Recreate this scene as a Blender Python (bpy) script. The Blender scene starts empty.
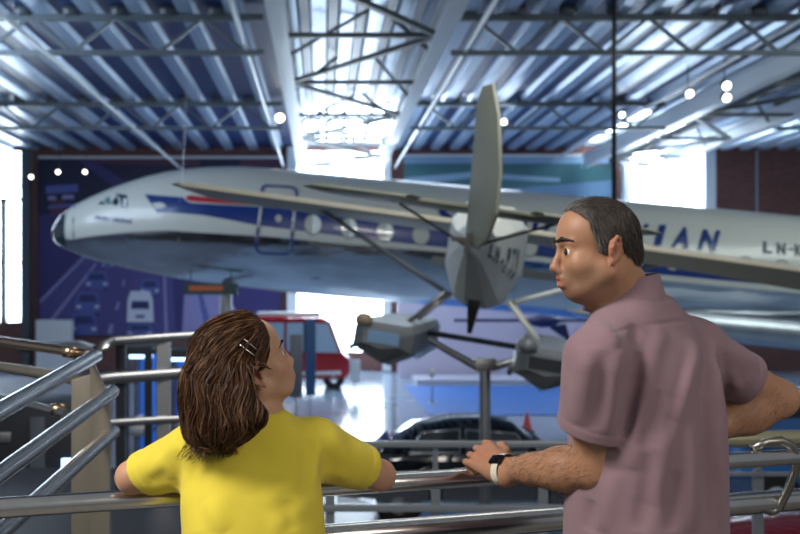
import bpy, bmesh, math, random
import numpy as np
from mathutils import Vector, Matrix, Euler
random.seed(7); RNG = np.random.default_rng(11)
SC = bpy.context.scene
COL = SC.collection
# ------------------------------------------------------------------ camera
# 45 mm lens on full frame, looking level along +Y from eye height; the photograph is cropped (lens shift)
CAMZ = 1.52
cd = bpy.data.cameras.new('camera'); cam = bpy.data.objects.new('camera', cd); COL.objects.link(cam)
cam.location = (0, 0, CAMZ); cam.rotation_euler = (math.pi/2, 0, 0)
cd.sensor_width = 36; cd.lens = 45; cd.shift_x = 78/800; cd.shift_y = 23/800
cd.clip_start = .05; cd.clip_end = 300
cd.dof.use_dof = True; cd.dof.focus_distance = 2.28; cd.dof.aperture_fstop = 4.2
SC.camera = cam
# ------------------------------------------------------------------ view / world / lamps
SC.view_settings.view_transform = 'Standard'; SC.view_settings.look = 'None'
SC.view_settings.gamma = 1; SC.view_settings.use_curve_mapping = False
SC.view_settings.exposure = 0.0
w = bpy.data.worlds.new('world'); SC.world = w; w.use_nodes = True
bgn = w.node_tree.nodes['Background']; bgn.inputs[0].default_value = (.80, .90, 1, 1); bgn.inputs[1].default_value = .22
def area(name, loc, target, sx, sy, power, col):
    l = bpy.data.lights.new(name, 'AREA'); l.shape = 'RECTANGLE'; l.size = sx; l.size_y = sy; l.energy = power; l.color = col
    o = bpy.data.objects.new(name, l); COL.objects.link(o); o.location = loc
    o.rotation_euler = (Vector(target)-Vector(loc)).to_track_quat('-Z', 'Y').to_euler()
    return o
area('gallery_ceiling_light', (-2.3, .9, 3.9), (.2, 2.3, 1.15), 1.3, 1.3, 185, (1, .96, .91))  # added soft key above the people, angled to graze the shirt folds
area('gallery_wall_light', (2.6, -.9, 3.3), (.4, 2.3, 1.15), 1.4, 1.4, 58, (1, .93, .84))  # added fill behind the camera for the people, no fitting there
area('hall_daylight', (-9, 20, 6.4), (2, 27, 1.5), 6, 4, 560, (.64, .80, 1))  # added panel floating in the hall, fills the left with bluish light
area('hall_daylight_right', (14, 18, 6.6), (6, 27, 2), 6, 4, 500, (.86, .96, .92))  # second floating panel, added to brighten the right of the hall
area('hall_floor_daylight', (3, 33, 7.0), (2, 30, -1.9), 7, 5, 700, (.72, .86, 1))  # panel added under the roof to light the far floor
area('exhibit_light', (2.0, 7.5, 6.4), (2.1, 12, 1.5), 2.5, 2, 300, (1, .97, .90))  # added lamp above the float plane, brightens its fabric
# ------------------------------------------------------------------ helpers
def P(px, py, y):
    'point at depth y that the photograph shows at px, py'
    return Vector(((px-322)*y/1000, y, CAMZ+(290-py)*y/1000))
def tag(o, label=None, cat=None, group=None, kind=None):
    if label: o['label'] = label
    if cat: o['category'] = cat
    if group: o['group'] = group
    if kind: o['kind'] = kind
    return o
def empty(name, loc=(0, 0, 0), rz=0):
    o = bpy.data.objects.new(name, None); o.empty_display_size = .1; COL.objects.link(o)
    o.location = loc; o.rotation_euler.z = rz
    return o
def link(name, me, mat=None, parent=None, smooth=True):
    o = bpy.data.objects.new(name, me); COL.objects.link(o)
    if mat is not None:
        for m in (mat if isinstance(mat, (list, tuple)) else [mat]): me.materials.append(m)
    if smooth: me.shade_smooth()
    if parent: o.parent = parent
    return o
def copy_tree(o, parent=None):
    c = o.copy(); COL.objects.link(c); c.parent = parent
    for ch in list(o.children): copy_tree(ch, c)
    return c
class MB:
    'collects shapes into one mesh'
    def __init__(s): s.v = []; s.f = []; s.m = []
    def add(s, verts, faces, mi=0):
        n = len(s.v); s.v += [tuple(v) for v in verts]; s.f += [tuple(i+n for i in f) for f in faces]; s.m += [mi]*len(faces)
    def box(s, c, d, R=None, mi=0):
        vs = []
        for x in (-.5, .5):
            for y in (-.5, .5):
                for z in (-.5, .5):
                    p = Vector((x*d[0], y*d[1], z*d[2]))
                    if R is not None: p = R @ p
                    vs.append(p+Vector(c))
        s.add(vs, [(0, 1, 3, 2), (4, 6, 7, 5), (0, 4, 5, 1), (2, 3, 7, 6), (0, 2, 6, 4), (1, 5, 7, 3)], mi)
    def bar(s, a, b, w, h=None, mi=0, up=(0, 0, 1)):
        a, b = Vector(a), Vector(b); h = h or w; d = (b-a)
        z = d.normalized(); x = Vector(up).cross(z)
        if x.length < 1e-4: x = Vector((1, 0, 0)).cross(z)
        x.normalize(); y = z.cross(x)
        s.box((a+b)/2, (w, h, d.length), Matrix((x, y, z)).transposed(), mi)
    def tube(s, pts, r, n=12, mi=0, caps=True, closed=False):
        pts = [Vector(p) for p in pts]; rs = r if isinstance(r, (list, tuple)) else [r]*len(pts)
        N = len(pts); T = []
        for i in range(N):
            if closed: t = pts[(i+1) % N]-pts[i-1]
            else: t = pts[min(i+1, N-1)]-pts[max(i-1, 0)]
            T.append(t.normalized())
        u = Vector((0, 0, 1)).cross(T[0])
        if u.length < .05: u = Vector((1, 0, 0)).cross(T[0])
        u.normalize(); vs = []
        for i in range(N):
            u = (u-T[i]*u.dot(T[i])).normalized(); v = T[i].cross(u)
            for k in range(n):
                a = 2*math.pi*k/n; vs.append(pts[i]+(u*math.cos(a)+v*math.sin(a))*rs[i])
        fs = []
        for i in range(N if closed else N-1):
            j = (i+1) % N
            for k in range(n): fs.append((i*n+k, i*n+(k+1) % n, j*n+(k+1) % n, j*n+k))
        if caps and not closed: fs += [tuple(range(n-1, -1, -1)), tuple(range((N-1)*n, N*n))]
        s.add(vs, fs, mi)
    def rings(s, rings, mi=0, capa=True, capb=True):
        'loft through closed rings of equal length'
        n = len(rings[0]); vs = [p for r in rings for p in r]; fs = []
        for i in range(len(rings)-1):
            for k in range(n): fs.append((i*n+k, i*n+(k+1) % n, (i+1)*n+(k+1) % n, (i+1)*n+k))
        if capa: fs.append(tuple(range(n-1, -1, -1)))
        if capb: fs.append(tuple(range((len(rings)-1)*n, len(rings)*n)))
        s.add(vs, fs, mi)
    def lathe(s, c, prof, n=24, axis=(0, 0, 1), mi=0):
        z = Vector(axis).normalized(); x = z.orthogonal().normalized(); y = z.cross(x); c = Vector(c)
        s.rings([[c+z*h+(x*math.cos(2*math.pi*k/n)+y*math.sin(2*math.pi*k/n))*r for k in range(n)] for r, h in prof], mi)
    def prism(s, poly, d, mi=0):
        'planar polygon of points pushed along vector d'
        n = len(poly); d = Vector(d); vs = [Vector(p) for p in poly]+[Vector(p)+d for p in poly]
        s.add(vs, [tuple(range(n-1, -1, -1)), tuple(range(n, 2*n))]+[(k, (k+1) % n, n+(k+1) % n, n+k) for k in range(n)], mi)
    def mesh(s, name):
        me = bpy.data.meshes.new(name); me.from_pydata(s.v, [], s.f)
        if any(s.m): me.polygons.foreach_set('material_index', s.m)
        bm = bmesh.new(); bm.from_mesh(me); bmesh.ops.recalc_face_normals(bm, faces=bm.faces[:]); bm.to_mesh(me); bm.free()
        me.update(); return me
    def build(s, name, mat, parent=None, smooth=False, bevel=0, seg=2, auto=None):
        me = s.mesh(name)
        if bevel:
            bm = bmesh.new(); bm.from_mesh(me)
            es = [e for e in bm.edges if len(e.link_faces) == 2 and e.calc_face_angle(0) > .6]
            bmesh.ops.bevel(bm, geom=es, offset=bevel, segments=seg, affect='EDGES', profile=.6, clamp_overlap=True)
            bm.to_mesh(me); bm.free()
        o = link(name, me, mat, parent, smooth or bool(bevel) or bool(auto))
        if auto or bevel:
            me.set_sharp_from_angle(angle=math.radians(auto or 40))
        return o
def mat(name, col, rough=.5, metal=0, emit=None, es=1, noise=0, nscale=8, bump=0, bscale=60, sss=0, coat=0, spec=.5, stretch=None, trans=0, alpha=1, sheen=0, bdist=.01):
    m = bpy.data.materials.new(name); m.use_nodes = True; nt = m.node_tree; N = nt.nodes; L = nt.links
    b = N['Principled BSDF']; I = b.inputs
    I['Base Color'].default_value = (*col, 1); I['Roughness'].default_value = rough; I['Metallic'].default_value = metal
    I['Specular IOR Level'].default_value = spec; I['Coat Weight'].default_value = coat; I['Alpha'].default_value = alpha
    I['Transmission Weight'].default_value = trans; I['Sheen Weight'].default_value = sheen
    if sss: I['Subsurface Weight'].default_value = sss; I['Subsurface Radius'].default_value = (1, .35, .2); I['Subsurface Scale'].default_value = .008
    if emit: I['Emission Color'].default_value = (*emit, 1); I['Emission Strength'].default_value = es
    if noise or bump:
        tc = N.new('ShaderNodeTexCoord'); mp = N.new('ShaderNodeMapping'); L.new(tc.outputs['Object'], mp.inputs[0])
        if stretch: mp.inputs['Scale'].default_value = stretch
    if noise:
        n = N.new('ShaderNodeTexNoise'); n.inputs['Scale'].default_value = nscale; n.inputs['Detail'].default_value = 6
        L.new(mp.outputs[0], n.inputs['Vector'])
        r = N.new('ShaderNodeMapRange'); r.inputs['From Min'].default_value = .3; r.inputs['From Max'].default_value = .7
        r.inputs['To Min'].default_value = 1-noise; r.inputs['To Max'].default_value = 1+noise; L.new(n.outputs['Fac'], r.inputs['Value'])
        mx = N.new('ShaderNodeVectorMath'); mx.operation = 'SCALE'; mx.inputs[0].default_value = col; L.new(r.outputs[0], mx.inputs['Scale'])
        L.new(mx.outputs[0], I['Base Color'])
    if bump:
        n2 = N.new('ShaderNodeTexNoise'); n2.inputs['Scale'].default_value = bscale; n2.inputs['Detail'].default_value = 4
        L.new(mp.outputs[0], n2.inputs['Vector'])
        bp = N.new('ShaderNodeBump'); bp.inputs['Strength'].default_value = bump; bp.inputs['Distance'].default_value = bdist
        L.new(n2.outputs['Fac'], bp.inputs['Height']); L.new(bp.outputs[0], I['Normal'])
    return m
def attr_mix(m, attr, col, fac=1.0):
    'mix colour into base colour where the point attribute is 1'
    nt = m.node_tree; N = nt.nodes; L = nt.links; b = N['Principled BSDF']; I = b.inputs['Base Color']
    a = N.new('ShaderNodeAttribute'); a.attribute_name = attr
    mx = N.new('ShaderNodeMix'); mx.data_type = 'RGBA'; mx.inputs['B'].default_value = (*col, 1)
    A = [s for s in mx.inputs if s.type == 'RGBA']; F = [s for s in mx.inputs if s.type == 'VALUE'][0]
    O = [s for s in mx.outputs if s.type == 'RGBA'][0]
    if I.is_linked: L.new(I.links[0].from_socket, A[0])
    else: A[0].default_value = I.default_value
    A[1].default_value = (*col, 1)
    if fac != 1:
        mu = N.new('ShaderNodeMath'); mu.operation = 'MULTIPLY'; mu.inputs[1].default_value = fac; L.new(a.outputs['Fac'], mu.inputs[0]); L.new(mu.outputs[0], F)
    else: L.new(a.outputs['Fac'], F)
    L.new(O, I)
M_STEEL = mat('brushed_steel', (.62, .60, .57), .22, 1, noise=.06, nscale=30)
M_STEELD = mat('dull_steel', (.42, .42, .43), .38, 1)
M_BLACK = mat('black_plastic', (.012, .012, .014), .35)
M_DARK = mat('dark_metal', (.035, .04, .05), .4, .6)
M_WHITE = mat('white_paint', (.78, .80, .82), .4)
M_RUB = mat('rubber', (.02, .02, .02), .7)
# main hand rail of the gallery (world position measured at its ends)
ZR = 1.04; RX0, RY0, RS = -.709, 2.202, .327
def rail_at(x, dz=0, dy=0): return Vector((x, RY0+RS*(x-RX0)+dy, ZR+dz))
# ------------------------------------------------------------------ the hall: floor, gallery, back wall, roof
ZF = -1.88; YW = 42.0; ZD = 7.52
M_FLOOR = mat('polished_concrete', (.27, .35, .46), .13, noise=.12, nscale=.8, bump=.02, bscale=5)
M_CARPET = mat('blue_carpet', (.012, .11, .40), .6, noise=.1, nscale=3)
M_BRICK = bpy.data.materials.new('red_brick'); M_BRICK.use_nodes = True
def brick_nodes(m):
    nt = m.node_tree; N = nt.nodes; L = nt.links; b = N['Principled BSDF']
    tc = N.new('ShaderNodeTexCoord'); mp = N.new('ShaderNodeMapping'); mp.inputs['Rotation'].default_value = (math.pi/2, 0, 0); L.new(tc.outputs['Object'], mp.inputs[0])
    t = N.new('ShaderNodeTexBrick'); t.inputs['Color1'].default_value = (.22, .095, .08, 1); t.inputs['Color2'].default_value = (.16, .075, .07, 1); t.inputs['Mortar'].default_value = (.15, .11, .10, 1)
    t.inputs['Scale'].default_value = 2.2; t.inputs['Mortar Size'].default_value = .012; L.new(mp.outputs[0], t.inputs[0]); L.new(t.outputs[0], b.inputs['Base Color']); b.inputs['Roughness'].default_value = .85
brick_nodes(M_BRICK)
M_PANE = mat('daylit_window', (.9, .95, 1), .3, emit=(.74, .88, 1), es=9)
M_PAINTED = mat('white_steel', (.75, .80, .84), .35)
M_BEAM = mat('grey_steel', (.12, .15, .17), .45, noise=.1, nscale=3)
M_BRACE = mat('dark_steel', (.075, .09, .10), .45)
M_PAN = mat('deck_blue', (.012, .034, .14), .4, noise=.2, nscale=1.2)
M_RIB = mat('deck_rib', (.40, .52, .68), .3, .3)
def st(o): o['kind'] = 'structure'; return o
mb = MB(); mb.box((3, 24, ZF-.1), (46, 40, .2)); st(mb.build('floor', M_FLOOR))
mb = MB(); mb.prism([(-12, 4.2, ZF+.001), (12, 4.2, ZF+.001), (9, 13.6, ZF+.001), (2.5, 13.6, ZF+.001), (-1.2, 18.5, ZF+.001), (-12, 18.5, ZF+.001)], (0, 0, .02)); st(mb.build('floor_dark', mat('dark_rubber_floor', (.025, .028, .034), .35, noise=.15, nscale=1.5)))  # dark sheet painted for the shade under the gallery overhang
mb = MB(); mb.prism([(-19, 18.6, ZF+.001), (-2.4, 18.6, ZF+.001), (-7, 39, ZF+.001), (-19, 39, ZF+.001)], (0, 0, .015)); st(mb.build('floor_matte', mat('grey_matte_floor', (.16, .18, .23), .7, noise=.15, nscale=1.5)))  # matte sheet added to stop the bright window mirroring in the floor
mb = MB(); mb.box((8.2, 31.2, ZF+.012), (10.6, 8.2, .02)); st(mb.build('floor_carpet', M_CARPET))
# gallery slab, front edge parallel to the rail
mb = MB(); e = [rail_at(-6, 0, .22), rail_at(6, 0, .22)]
mb.prism([(-6, -4, -.3), (6, -4, -.3), (6, e[1].y, -.3), (-6, e[0].y, -.3)], (0, 0, .3)); st(mb.build('floor_gallery', mat('gallery_floor', (.16, .15, .14), .35, noise=.1)))
# ramp landing at the left that carries the stair rail
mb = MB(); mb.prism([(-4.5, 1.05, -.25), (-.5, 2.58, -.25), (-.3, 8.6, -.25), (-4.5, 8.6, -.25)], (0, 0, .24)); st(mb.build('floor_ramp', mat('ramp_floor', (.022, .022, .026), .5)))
mb = MB(); mb.box((3.8, 5.7, -.62), (8.0, 1.0, .2)); st(mb.build('floor_walkway', mat('walkway_floor', (.10, .10, .11), .4)))
def W(px, py, y=YW): return P(px, py, y)
def wall_px(name, x0, y0, x1, y1, m, y=YW, d=.4):
    a, b = W(x0, y1, y), W(x1, y0, y); mb = MB(); mb.box(((a.x+b.x)/2, y+d/2, (a.z+b.z)/2), (b.x-a.x, d, b.z-a.z)); return st(mb.build(name, m))
YB = 371
wall_px('wall_back', 23, 143, 297, YB, M_BRICK)
wall_px('wall_back', 386, 143, 628, YB, M_BRICK)
wall_px('wall_back', 712, 143, 960, YB, M_BRICK)
wall_px('wall_back', -200, 143, -80, YB, M_BRICK)
wall_px('wall_back', 297, 352, 386, YB, M_BRICK)
wall_px('wall_back', 628, 300, 712, YB, M_BRICK); wall_px('wall_back', -80, 322, 23, YB, M_BRICK)
# upright brick seams of the cladding at the right, steel posts either side of each window
for i, x in enumerate((757, 835)): wall_px('trim_%d' % (i+1), x-.8, 150, x+.8, 250, M_RIB, YW-.03, .03)
wall_px('trim_3', 38, 156, 283, 158.5, M_WHITE, YW-.16, .1); wall_px('trim_4', 404, 154, 615, 156.5, M_WHITE, YW-.16, .1)
for i, (x0, x1, m) in enumerate(((287, 297, M_PAINTED), (383, 391, M_PAINTED), (705, 716, M_PAINTED), (624, 629, M_PAINTED), (22, 29, M_BRACE))): wall_px('pillar', x0, 146, x1, YB, m, YW-.6, .5)
wall_px('pillar', .5, 200, 5, 322, M_BRACE, YW-.4, .3); wall_px('trim_6', -40, 198, 22, 201, M_BRACE, YW-.4, .2); wall_px('trim_7', -40, 184, 22, 185.5, M_BRACE, YW-.4, .2)
def window(n, x0, y0, x1, y1, vs, hs):
    a, b = W(x0, y1), W(x1, y0); root = st(empty('window_%d' % n, ((a.x+b.x)/2, YW+.15, a.z)))
    mb = MB(); cx, cz = (a.x+b.x)/2, (a.z+b.z)/2; mb.box((0, .1, cz-a.z), (b.x-a.x, .04, b.z-a.z)); st(mb.build('window_pane', M_PANE, root))
    mb = MB()
    for v in vs: x = W(v, 0).x-cx; mb.box((x, 0, cz-a.z), (.09, .12, b.z-a.z))
    for h in hs: mb.box((0, 0, W(0, h).z-a.z), (b.x-a.x, .12, .09))
    st(mb.build('window_frame', M_PAINTED, root)); return root
window(1, -80, 146, 23, 322, (-78, -40, -10, 21), (148, 200, 262, 320))
window(2, 297, 143, 386, 352, (299, 384), (145, 350))
window(3, 628, 143, 712, 300, (630, 710), (145, 298))
# glazed roof strips over the window bays near the wall
def glaze(n, x0, x1, y0, y1):
    mb = MB(); mb.box(((x0+x1)/2, (y0+y1)/2, ZD+.25), (x1-x0, y1-y0, .04)); root = st(mb.build('window_%d' % n, M_PANE))
    mb = MB()
    for k in range(5): x = x0+(x1-x0)*k/4; mb.box((x, (y0+y1)/2, ZD+.16), (.12, y1-y0, .16))
    for k in range(4): y = y0+(y1-y0)*k/3; mb.box(((x0+x1)/2, y, ZD+.1), (x1-x0, .1, .12))
    st(mb.build('window_frame', M_BEAM, root))
glaze(4, -1.05, 2.65, 32.5, 41.9); glaze(5, 10.8, 14.0, 33.5, 41.9)
# ribbed steel roof deck, ribs running away from the viewer
def deck(name, x0, x1, y0, y1, pitch=1.02, ribw=.32):
    vs, fs, ms = [], [], []; x = x0; prof = []
    while x < x1-pitch*.5:
        prof += [(x, ZD, 0), (x+pitch-ribw-.12, ZD, 1), (x+pitch-ribw-.06, ZD-.13, 1), (x+pitch-ribw*.52, ZD-.13, 1), (x+pitch-ribw*.50, ZD-.115, 1), (x+pitch-ribw*.46, ZD-.115, 1), (x+pitch-ribw*.44, ZD-.13, 1), (x+pitch-.06, ZD-.13, 1)]; x += pitch
    prof.append((x, ZD, 0)); n = len(prof)
    for y in (y0, y1): vs += [(a, y, z) for a, z, m in prof]
    vs += [(prof[0][0], y0, ZD+.3), (prof[-1][0], y0, ZD+.3), (prof[0][0], y1, ZD+.3), (prof[-1][0], y1, ZD+.3)]
    mb = MB(); mb.v = vs; mb.f = [(i, i+1, n+i+1, n+i) for i in range(n-1)]+[(2*n, 2*n+1, 2*n+3, 2*n+2)]; mb.m = [prof[i][2] for i in range(n-1)]+[0]
    return st(mb.build(name, [M_PAN, M_RIB]))
deck('ceiling', -20, -1.1, 6, 42); deck('ceiling', 2.55, 10.9, 6, 42, .80, .30); deck('ceiling', 13.9, 27, 6, 42, .80, .30)
deck('ceiling', -1.1, 2.75, 6, 32.5, .62, .30); deck('ceiling', 10.8, 14.0, 6, 33.5, .62, .30)
mb = MB(); mb.box((3, 42.2, ZD+.2), (46, .5, .7)); st(mb.build('trim_5', M_BRICK))
# cross trusses
HB, HT = CAMZ+5.05, CAMZ+5.80
def truss(x0, x1, y, node0, pitch=1.86):
    mb = MB(); mb.bar((x0, y, HB), (x1, y, HB), .13, .10); mb.bar((x0, y, HT), (x1, y, HT), .13, .14)
    x = node0
    while x < x1+pitch:
        for a, b in ((x, x+pitch/2), (x+pitch/2, x+pitch)):
            za, zb = (HB, HT) if a == x else (HT, HB)
            if a >= x0 and b <= x1: mb.bar((a, y, za), (b, y, zb), .07, .07)
        x += pitch
    o = mb.build('ceiling_truss', M_BEAM); st(o)
    sd = MB(); x = x0+.4
    while x < x1: sd.lathe((x, y-.1, HT+.12), [(.0, -.1), (.15, -.1), (.19, 0), (.15, .14), (0, .14)], 10); x += 1.02
    st(sd.build('truss_saddle', M_BRACE, o)); return o
for y in (13.2, 21.3, 31.2):
    truss(-20, -1.25, y, -20.2); truss(2.75, 10.7, y, 2.3); truss(14.1, 27, y, 13.4)
# long girders either side of the glazed bays, with flat bracing between them
for x, w in ((-.84, .34), (2.42, .34), (10.85, .30), (13.95, .30)):
    mb = MB(); mb.box((x, 24.2, HB-.02+.06), (w, 34.2, .07)); mb.box((x, 24.2, HB+.48), (w, 34.2, .07)); mb.box((x, 24.2, HB+.25), (.10, 34.2, .5)); st(mb.build('ceiling_girder', M_PAINTED))
for x0, x1, flip in ((-.8, 2.35, 1), (10.9, 13.9, 0)):
    mb = MB(); ys = [11.1, 15.7, 20.3, 24.9, 29.5, 34.1, 38.7, 41.5]
    for i, y in enumerate(ys):
        mb.bar((x0, y, HB+.12), (x1, y, HB+.12), .10, .10)
        if i < len(ys)-1:
            a, b = (x1, x0) if (i+flip) % 2 else (x0, x1); mb.bar((a, y, HB+.12), (b, ys[i+1], HB+.12), .12, .10)
            mb.bar(((x0+x1)/2, y, HT+.3), (x0 if i % 2 else x1, y+1.6, HB+.2), .07, .07); mb.bar(((x0+x1)/2-.6, y, HT+.3), ((x0+x1)/2-.6, ys[i+1], HT+.3), .16, .1)
            mb.bar(((x0+x1)/2+.5, y+.7, HT+.25), (x1 if i % 2 else x0, y+2.2, HB+.2), .06, .06)
    st(mb.build('ceiling_bracing', M_BRACE))
# pipes and cables under the deck
for i, (x, z, r, m) in enumerate(((-5.75, HB-.1, .05, M_PAINTED), (-1.62, HB+.1, .06, M_PAINTED), (3.05, HB+.05, .05, M_PAINTED), (9.6, HB+.35, .05, M_PAINTED), (12.1, HB+.35, .12, M_BRACE), (11.6, HB+.6, .16, M_PAINTED))):
    mb = MB(); mb.tube([(x, 7, z), (x, 41.8, z)], r, 10); st(mb.build('ceiling_pipe', m, smooth=True, auto=40))
# ------------------------------------------------------------------ printed wall pictures
def mural(name, box, base, shapes, label, y):
    a, b = W(box[0], box[3], y), W(box[2], box[1], y); mats = [base]; mb = MB(); mb.box(((a.x+b.x)/2, y+.04, (a.z+b.z)/2), (b.x-a.x, .08, b.z-a.z))
    for i, (m, poly) in enumerate(shapes):
        if m not in mats: mats.append(m)
        poly = [(min(max(x, box[0]), box[2]), min(max(v, box[1]), box[3])) for x, v in poly]
        yy = y-.002-.0012*i; mb.add([W(x, v, y)+Vector((0, yy-y, 0)) for x, v in poly], [tuple(range(len(poly)))], mats.index(m))
    o = mb.build(name, mats); return tag(o, label, 'mural')
c = lambda n, col: mat('print_'+n, col, .5)
pv, pd, pr, pl, pw, pg, pb, pm = c('violet', (.045, .036, .17)), c('navy', (.012, .013, .05)), c('road', (.085, .075, .26)), c('lilac', (.30, .28, .55)), c('white', (.70, .72, .85)), c('glass', (.035, .045, .16)), c('blue', (.10, .13, .40)), c('maroon', (.10, .03, .07))
def car_px(x, y, w, h, body):
    return [(body, [(x-w*.5, y+h*.5), (x+w*.5, y+h*.5), (x+w*.5, y), (x+w*.36, y-h*.5), (x-w*.36, y-h*.5), (x-w*.5, y)]), (pg, [(x-w*.38, y), (x+w*.38, y), (x+w*.29, y-h*.36), (x-w*.29, y-h*.36)]),
            (pw, [(x-w*.45, y+h*.28), (x-w*.28, y+h*.28), (x-w*.28, y+h*.16), (x-w*.45, y+h*.16)]), (pw, [(x+w*.28, y+h*.28), (x+w*.45, y+h*.28), (x+w*.45, y+h*.16), (x+w*.28, y+h*.16)]),
            (pd, [(x-w*.48, y+h*.6), (x-w*.3, y+h*.6), (x-w*.3, y+h*.5), (x-w*.48, y+h*.5)]), (pd, [(x+w*.3, y+h*.6), (x+w*.48, y+h*.6), (x+w*.48, y+h*.5), (x+w*.3, y+h*.5)])]
sh = [(pd, [(38, 157), (281, 157), (281, 190), (38, 215)]), (pm, [(90, 158), (200, 158), (200, 166), (90, 163)]), (pm, [(240, 158), (281, 158), (281, 172), (240, 168)]),
      (pm, [(50, 200), (66, 200), (66, 214), (50, 214)]), (pb, [(46, 186), (78, 184), (78, 192), (46, 194)]), (pl, [(48, 196), (56, 196), (56, 200), (48, 200)]), (pl, [(62, 195), (74, 195), (74, 199), (62, 199)]),
      (pl, [(90, 163), (93, 163), (142, 192), (138, 194)]), (pv, [(75, 158), (96, 162), (138, 190), (120, 192)]), (pb, [(48, 206), (80, 203), (80, 206), (48, 209)]),
      (pr, [(95, 240), (170, 240), (176, 335), (40, 335), (40, 300)]), (pl, [(48, 322), (96, 262), (97, 264), (51, 324)]), (pl, [(40, 300), (90, 250), (91, 252), (40, 304)]), (pl, [(163, 262), (165, 262), (168, 335), (165, 335)]),
      (pl, [(123, 280), (125, 280), (124, 286), (122, 286)]), (pl, [(117, 302), (120, 302), (118, 310), (115, 310)]), (pl, [(127, 264), (128, 264), (127, 269), (126, 269)]), (pl, [(110, 324), (114, 324), (112, 334), (107, 334)]),
      (pl, [(185, 285), (222, 285), (250, 335), (182, 335)]), (pb, [(196, 285), (200, 285), (214, 335), (206, 335)]), (pv, [(222, 285), (240, 285), (281, 325), (281, 335), (252, 335)])]
for a in ((97, 280, 23, 17, pb), (88, 302, 25, 21, pb), (84, 324, 28, 22, pb), (150, 287, 19, 16, pb), (108, 263, 12, 10, pb), (137, 262, 10, 9, pb)): sh += car_px(*a)
sh += [(pw, [(127, 322), (154, 322), (153, 300), (150, 291), (131, 291), (128, 300)]), (pg, [(131, 309), (150, 309), (149, 301), (132, 301)]), (pr, [(136, 315), (145, 315), (145, 318), (136, 318)])] + car_px(140, 330, 27, 13, pb)
mural('mural', (38, 158, 281, 336), pv, sh, 'large blue wall picture of a motorway full of cars behind the nose of the airliner', YW-.10)
t1, t2, t3, t4 = c('teal', (.05, .17, .20)), c('pale_blue', (.28, .45, .62)), c('sky', (.14, .27, .45)), c('slate', (.09, .15, .26))
sh2 = [(t2, [(404, 156), (614, 156), (614, 163), (404, 163)]), (t1, [(404, 164), (614, 164), (614, 190), (404, 186)]), (t3, [(404, 186), (500, 190), (614, 180), (614, 196), (404, 200)]), (t2, [(404, 178), (470, 172), (560, 178), (560, 182), (470, 178), (404, 186)]), (t4, [(404, 203), (614, 196), (614, 204), (404, 214)]), (t2, [(404, 216), (614, 208), (614, 216), (404, 224)])]
mural('mural', (404, 156, 614, 300), t3, sh2, 'wall picture of blue and teal bands behind the middle of the airliner', YW-.10)
# ------------------------------------------------------------------ lamps under the roof
M_LENS = mat('lamp_lens', (1, 1, 1), .3, emit=(1, .95, .85), es=9)
def spot(px, py, y, label, r=.10):
    p = P(px, py, y); root = empty('spotlight', p); tag(root, label, 'lamp', 'spotlights under the roof')
    d = Vector((0, -.9, -.43)).normalized(); mb = MB(); mb.lathe((0, 0, 0), [(r*.7, -r*2.0), (r*.8, -r*1.9), (r, -.02), (r*1.05, 0), (r*.9, 0), (r*.85, -.03)], 16, d); mb.build('lamp_housing', M_BRACE, root, True, auto=40)
    mb = MB(); mb.lathe((0, 0, 0), [(.001, .004), (r*.5, .002), (r*.92, -.012)], 16, d); mb.build('lamp_lens', M_LENS, root, True)
    mb = MB(); top = (HB if min(abs(y-t) for t in (13.2, 21.3, 31.2)) < .5 else ZD)-p.z+.03; mb.tube([(0, .16, r*.5), (0, .16, max(top, .2))], .016, 8); mb.build('lamp_bracket', M_BRACE, root)
for a in ((280, 118, 31.0, 'spotlight on the roof truss beside the left white girder', .15), (504, 122, 31.0, 'lit spotlight on the truss right of the upright grey tail fin'), (622, 115, 31.0, 'lit spotlight on the truss beside the dark hanging cable'),
          (690, 94, 26, 'left lamp of the three together high on the right', .11), (727, 86, 24, 'upper right lamp of the three together high on the right', .11), (727, 98, 24.4, 'lower right lamp of the three together high on the right', .11), (636, 141, 38, 'lit spotlight just above the right bright window', .12),
          (31, 177, 39.6, 'lit spotlight in front of the brick pillar left of the motorway picture', .085), (58, 172, 39.6, 'middle one of three small lit spotlights over the motorway picture', .085), (85, 172, 39.6, 'right one of three small lit spotlights over the motorway picture', .085)): spot(*a)
mb = MB(); mb.tube([P(614, -160, 19), P(614, 208, 19)], .045, 8); tag(mb.build('hanging_cable', M_BLACK, smooth=True), 'thick dark cable hanging from the roof above the man', 'cable')
mb = MB(); mb.tube([P(188, 60, 24.5), P(182, 188, 24.5)], .005, 6); tag(mb.build('hanging_wire', M_STEELD), 'thin wire hanging from the roof in front of the airliner nose', 'wire')
# ------------------------------------------------------------------ the airliner
M_AWHITE = mat('airliner_white', (.54, .555, .515), .3, coat=.3); M_AMETAL = mat('polished_aluminium', (.58, .60, .63), .11, 1, noise=.14, nscale=2.2, bump=.8, bscale=1.3, stretch=(.22, 1, 1.0), bdist=.10)
M_ABLUE = mat('airliner_blue', (.005, .028, .17), .3, coat=.3); M_ARED = mat('airliner_red', (.40, .02, .03), .3); M_RADOME = mat('radome_black', (.02, .03, .05), .08, coat=1)
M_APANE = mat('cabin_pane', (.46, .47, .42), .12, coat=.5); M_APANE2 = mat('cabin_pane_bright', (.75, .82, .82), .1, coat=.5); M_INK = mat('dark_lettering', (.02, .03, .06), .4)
AY = 26.0; AS = AY/1000
tops = [(53, 234.5), (54.5, 226), (57, 221), (64, 213), (75, 205.5), (92, 197), (112, 188.5), (130, 182), (150, 176), (168, 172), (187, 169.3), (212, 167.4), (240, 167), (280, 169.5), (313, 172.7), (1000, 234.5)]
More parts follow.
